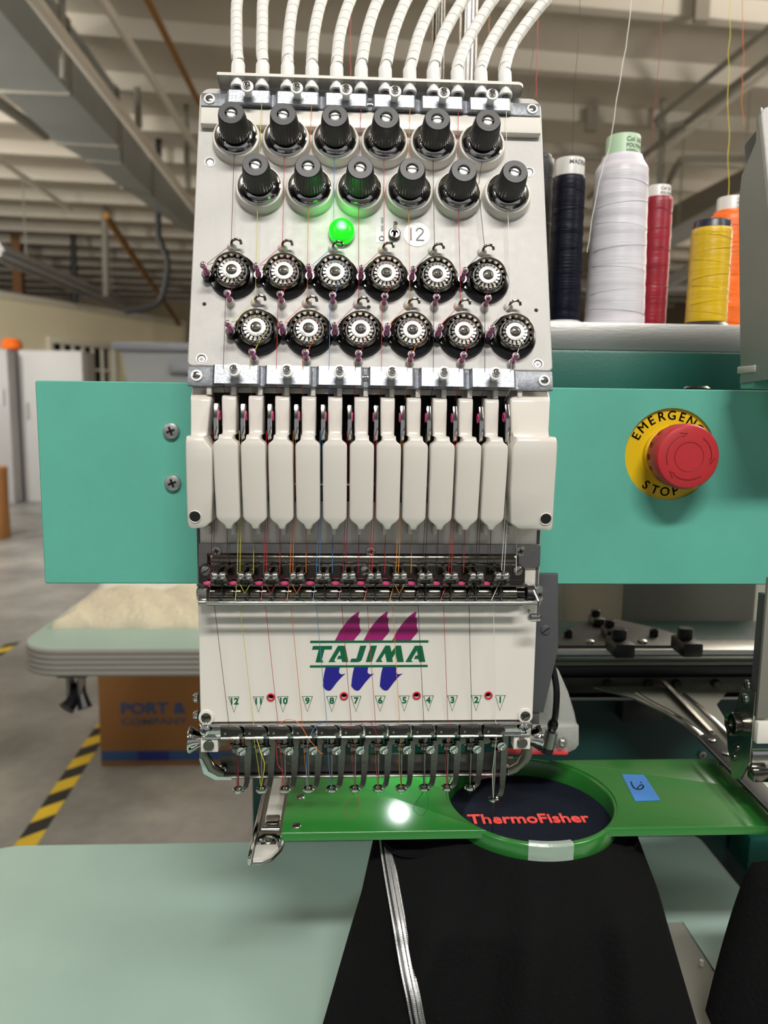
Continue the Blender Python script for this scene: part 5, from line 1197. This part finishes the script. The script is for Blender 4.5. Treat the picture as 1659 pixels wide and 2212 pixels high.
# cloth stack and papers on the rear table
def cloth_slab(zb, h, fl, fr, bl, br, seed, nx=36, ny=22, amp=.004, jit=.0):
    rnd = random.Random(seed); g = G(); top = []; ph = [rnd.uniform(0, 6) for _ in range(6)]
    for j in range(ny+1):
        row = []
        for i in range(nx+1):
            s, t = i/nx, j/ny; p = (fl*(1-s)+fr*s)*(1-t)+(bl*(1-s)+br*s)*t
            e = min(s, 1-s, t, 1-t); k = min(1, e*9)**.5
            z = zb+h*k+amp*(sin(s*13+ph[0]+t*3)+.6*sin(t*17+ph[1])+.4*sin(s*31+t*11+ph[2]))*k
            row.append((p.x+.003*sin(t*20+ph[3])*(1-k), p.y+.004*sin(s*23+ph[4])*(1-k), max(zb+.0008, z+rnd.uniform(-jit, jit))))
        top.append(row)
    vs = [q for r in top for q in r]; n = nx+1; fs = [[j*n+i, j*n+i+1, (j+1)*n+i+1, (j+1)*n+i] for j in range(ny) for i in range(nx)]
    nv = len(vs); edge = [i for i in range(n)]+[j*n+nx for j in range(1, ny+1)]+[ny*n+i for i in range(nx-1, -1, -1)]+[j*n for j in range(ny-1, 0, -1)]
    vs += [(vs[k][0], vs[k][1], zb) for k in edge]; m = len(edge)
    fs += [[edge[k], edge[(k+1) % m], nv+(k+1) % m, nv+k] for k in range(m)]+[[nv+k for k in range(m)]]
    return g.add(vs, fs)
q = lambda x, y: pz(x, y, rz_)
obj('terry_cloth', cloth_slab(rz_, .030, q(112, 1358), q(470, 1358), q(196, 1288), q(480, 1284), 3, 90, 60, .005, .0028), 'terry', None, label='rough cream terry cloth lying on the rear table', cat='cloth', ang=80)
obj('folded_paper', cloth_slab(rz_, .010, q(205, 1284), q(470, 1280), q(225, 1240), q(470, 1236), 8, 20, 10, .002), 'paper', None, label='white folded paper behind the cream cloth', cat='paper', ang=80)
# ================================================================ floor tape and carton
def tape(pa, pb, w_, per, lab, n):
    a, b = pz(*pa, FL), pz(*pb, FL); d = (b-a).normalized(); s_ = Vector((d.y, -d.x, 0)); L2 = (b-a).length
    t = thing('hazard_tape', a, lab, 'floor tape'); k = 0; p = 0
    while p < L2:
        e = min(p+per/2, L2); sk = per*.30
        pts = [a+d*p-s_*w_/2, a+d*(p+sk)+s_*w_/2, a+d*(e+sk)+s_*w_/2, a+d*e-s_*w_/2]
        g = G().loft([[(v.x, v.y, FL+.0004) for v in pts], [(v.x, v.y, FL+.0014) for v in pts]])
        obj('stripe', g, 'tape_yellow' if k % 2 == 0 else 'tape_black', t); k += 1; p = e
tape((40, 1850), (226, 1566), .062, .17, 'yellow and black striped hazard tape on the concrete floor', 0)
tape((-40, 1438), (24, 1392), .062, .17, 'short bit of striped tape left of the rear table', 1)
cY = pz(225, 1655, FL).y; cx0 = pz(218, 1655, FL).x; cw, chh = .60, .62
bxo = thing('carton', (cx0+cw/2, cY+.25, FL), 'brown cardboard carton with blue band on the floor under the table', 'carton')
obj('carton_body', G().bb(cx0, cx0+cw, cY, cY+.45, FL, FL+chh, .004), 'card', bxo)
zb0, zb1 = at(300, 1643, cY).z, at(300, 1622, cY).z
obj('blue_band', G().bb(cx0+.005, cx0+cw-.005, cY-.001, cY, zb0, zb1), 'card_blue', bxo)
xa_, xb_ = at(298, 1630, cY).x, at(366, 1630, cY).x; obj('blue_band_middle', G().bb(xa_, xb_, cY-.002, cY-.001, zb0, zb1), 'card_blue_dark', bxo)
def ctext(s, x0, x1, y0, y1, m):
    g = text_g(s, .1, .0008, 0, .003, 'LEFT'); xs = [v[0] for v in g.v]; ys = [v[1] for v in g.v]
    a, b = at(x0, y1, cY), at(x1, y0, cY); kx, kz = (b.x-a.x)/(max(xs)-min(xs)), (b.z-a.z)/(max(ys)-min(ys))
    return G().add([(a.x+(v[0]-min(xs))*kx, cY-.0008-v[2], a.z+(v[1]-min(ys))*kz) for v in g.v], g.f)
obj('carton_lettering', ctext('PORT &', 262, 402, 1517, 1543, 0), 'card_blue', bxo); obj('carton_lettering', ctext('COMPANY', 262, 406, 1550, 1566, 0), 'card_ink', bxo)
# ================================================================ machine body behind and under the head
mbz = at(1400, 1498, .70).z
mb = thing('machine_body', (.3, .85, FL), 'dark teal machine body below the rails behind the hoop', 'machine body')
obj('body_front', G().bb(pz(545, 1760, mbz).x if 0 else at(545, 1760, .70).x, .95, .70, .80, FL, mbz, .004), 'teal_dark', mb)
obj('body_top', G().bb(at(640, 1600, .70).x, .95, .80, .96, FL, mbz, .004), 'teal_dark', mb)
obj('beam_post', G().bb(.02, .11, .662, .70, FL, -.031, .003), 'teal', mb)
p = at(1642, 1850, .66); obj('body_block', G().bb(p.x-.012, .75, .66, .70, p.z-.02, p.z+.02, .006), 'teal', mb)
screw(mb, fM(at(1517, 1630, .6985)), .0042, 'phillips', .002, 'steel')
rl = thing('pantograph_rail', (.4, .67, at(1400, 1500, .66).z), 'aluminium pantograph rail with black clamp knobs right of the head', 'rail')
rx0_, rx1_ = at(1120, 1410, .66).x, .60
def rb_(nm, ya_, yb2, Y0, Y1, m, b=.001, x0=None, x1=None): return obj(nm, G().bb(x0 if x0 is not None else rx0_, x1 or rx1_, Y0, Y1, at(1400, yb2, Y0).z, at(1400, ya_, Y0).z, b), m, rl)
rb_('rail_front', 1404, 1429, .660, .690, 'alu'); rb_('rail_groove', 1415, 1418, .6596, .6605, 'dark_grey', 0)
rb_('rail_lip', 1430, 1438, .656, .700, 'pipe_grey'); rb_('rail_shadow_gap', 1439, 1462, .668, .690, 'black'); rb_('lower_rail', 1463, 1497, .664, .690, 'iron')  # the shadow in the gap is a solid black bar
rb_('lower_rail_edge', 1506, 1513, .662, .700, 'steel')
for x in (1312, 1400, 1460, 1545): obj('rail_bolt', G().lathe([(.0042, 0), (.0042, .004), (.003, .005), (1e-6, .005)], 12, fM(at(x, 1476, .664))), 'iron', rl)
obj('rear_rod', G().cyl(at(1490, 1394, .72), at(1490, 1394, .72)+Vector((.2, 0, 0)), .0028, n=12), 'chrome_soft', rl)
x0, x1 = at(1337, 1535, .69).x, at(1424, 1535, .69).x; obj('sensor_block', G().bb(x0, x1, .680, .70, at(1380, 1560, .68).z, at(1380, 1512, .68).z, .001), 'black', rl)
pzr = at(1400, 1403, .664).z+.0006
plp = [pz(x, y, pzr) for x, y in ((1180,1400),(1232,1362),(1288,1340),(1330,1342),(1420,1362),(1470,1378),(1515,1400))]
obj('drive_plate', G().prism([(v.x, v.y) for v in plp], pzr, pzr+.0025, None, .0004), 'dark_grey', rl, label='dark grey triangular drive plate')
for x, y, s_ in ((1227, 1376, .7), (1412, 1374, .7)): 
    p = pz(x, y, pzr+.0025); obj('rubber_foot', G().lathe([(.006*s_, 0), (.006*s_, .006), (.004*s_, .008), (1e-6, .008)], 14), 'black', rl, T(p))
for x, y in ((1274, 1388), (1388, 1388)):
    p = pz(x, y, pzr+.0025); obj('dome_bolt', G().lathe([(.005, 0), (.0042, .0022), (.002, .0032), (1e-6, .0034)], 16), 'chrome_soft', rl, T(p))
for x, y, s_ in ((1288, 1350, .9), (1318, 1376, .95), (1338, 1412, 1.3), (1482, 1410, 1.3)):
    p = pz(x, y, pzr+.002); g = G().box((p.x, p.y, p.z+.005*s_), (.014*s_, .022*s_, .010*s_), .002).cyl((p.x, p.y+.004, p.z+.009*s_), (p.x, p.y+.004, p.z+.017*s_), .0052*s_, n=14, b=.001); obj('clamp_knob', g, 'black', rl)
# machine cover far behind, right of the head
gb = thing('grey_housing', (.6, 1.0, FL), 'grey metal housing far behind under the beam at the right', 'housing')
x0, x1 = at(1343, 1320, .98).x, at(1632, 1320, .98).x
obj('housing_body', G().bb(x0, x1, .98, 1.25, FL, at(1400, 1230, .98).z, .004), 'grey_box', gb)
obj('housing_base', G().bb(x0-.01, x1+.03, .97, .98, at(1400, 1410, .97).z, at(1400, 1386, .97).z, .002), 'black', gb)
g = G().bb(at(1100, 1300, 1.3).x, .95, 1.30, 1.34, FL, at(1300, 1230, 1.3).z); obj('pale_screen', g, 'beige_plate', None, label='pale panel behind the grey housing under the beam', cat='panel')
# sheet metal arm to the neighbouring head
def sl_(x, y): t = min(1, max(0, (y-1485)/150)); return at(x, y, .655-.115*t)
ar = thing('frame_arm', sl_(1560, 1600), 'bent sheet metal frame arm leading down to the neighbouring head', 'frame arm')
shp = [(1284,1484),(1360,1482),(1440,1486),(1572,1494),(1548,1522),(1578,1572),(1606,1628),(1600,1640),(1560,1640),(1514,1594),(1480,1566),(1440,1541),(1370,1508)]
top = [sl_(*q) for q in shp]; g = G(); n = len(top); c_ = sum(top, Vector())/n
g.add([tuple(v) for v in top]+[tuple(v+Vector((0, .002, -.002))) for v in top], [list(range(n)), [n+i for i in range(n)][::-1]]+[[i, (i+1) % n, n+(i+1) % n, n+i] for i in range(n)])
obj('arm_sheet', g, 'grey_box', ar)
for pts in ([(1372,1500),(1400,1517),(1440,1538),(1478,1560),(1514,1592)], [(1474,1502),(1510,1530),(1550,1568),(1580,1598)]):
    obj('edge_highlight', G().tube([sl_(*q)+Vector((0, -.002, .002)) for q in pts], .0017, 6), 'chrome', ar)  # chrome tubes draw the bright highlights along the sheet's edges
obj('rib_sheet', G().loft([[sl_(1420, 1490)+Vector((0, -.001, .012)), sl_(1424, 1490)+Vector((.002, -.001, .012)), sl_(1446, 1490), sl_(1440, 1490)], [sl_(1530, 1592)+Vector((0, -.001, .006)), sl_(1533, 1592)+Vector((.002, -.001, .006)), sl_(1540, 1592), sl_(1536, 1592)]]), 'chrome_soft', ar)
az = pz(1540, 1608, -.250)
apoly = [pz(x, y, -.250) for x, y in ((1508,1590),(1548,1586),(1700,1742),(1700,1790))]
obj('black_rail', G().prism([(v.x, v.y) for v in apoly][::-1], -.2500-.003, -.2500, None, .0006), 'black', ar)
obj('black_rail_lip', G().tube([pz(1506, 1592, -.248), pz(1700, 1792, -.248)], .0012, 6), 'black', ar)
for x, y in ((1538, 1599), (1568, 1628)): screw(ar, T(pz(x, y, -.2498)), .0030, 'phillips', .001, 'chrome_soft')
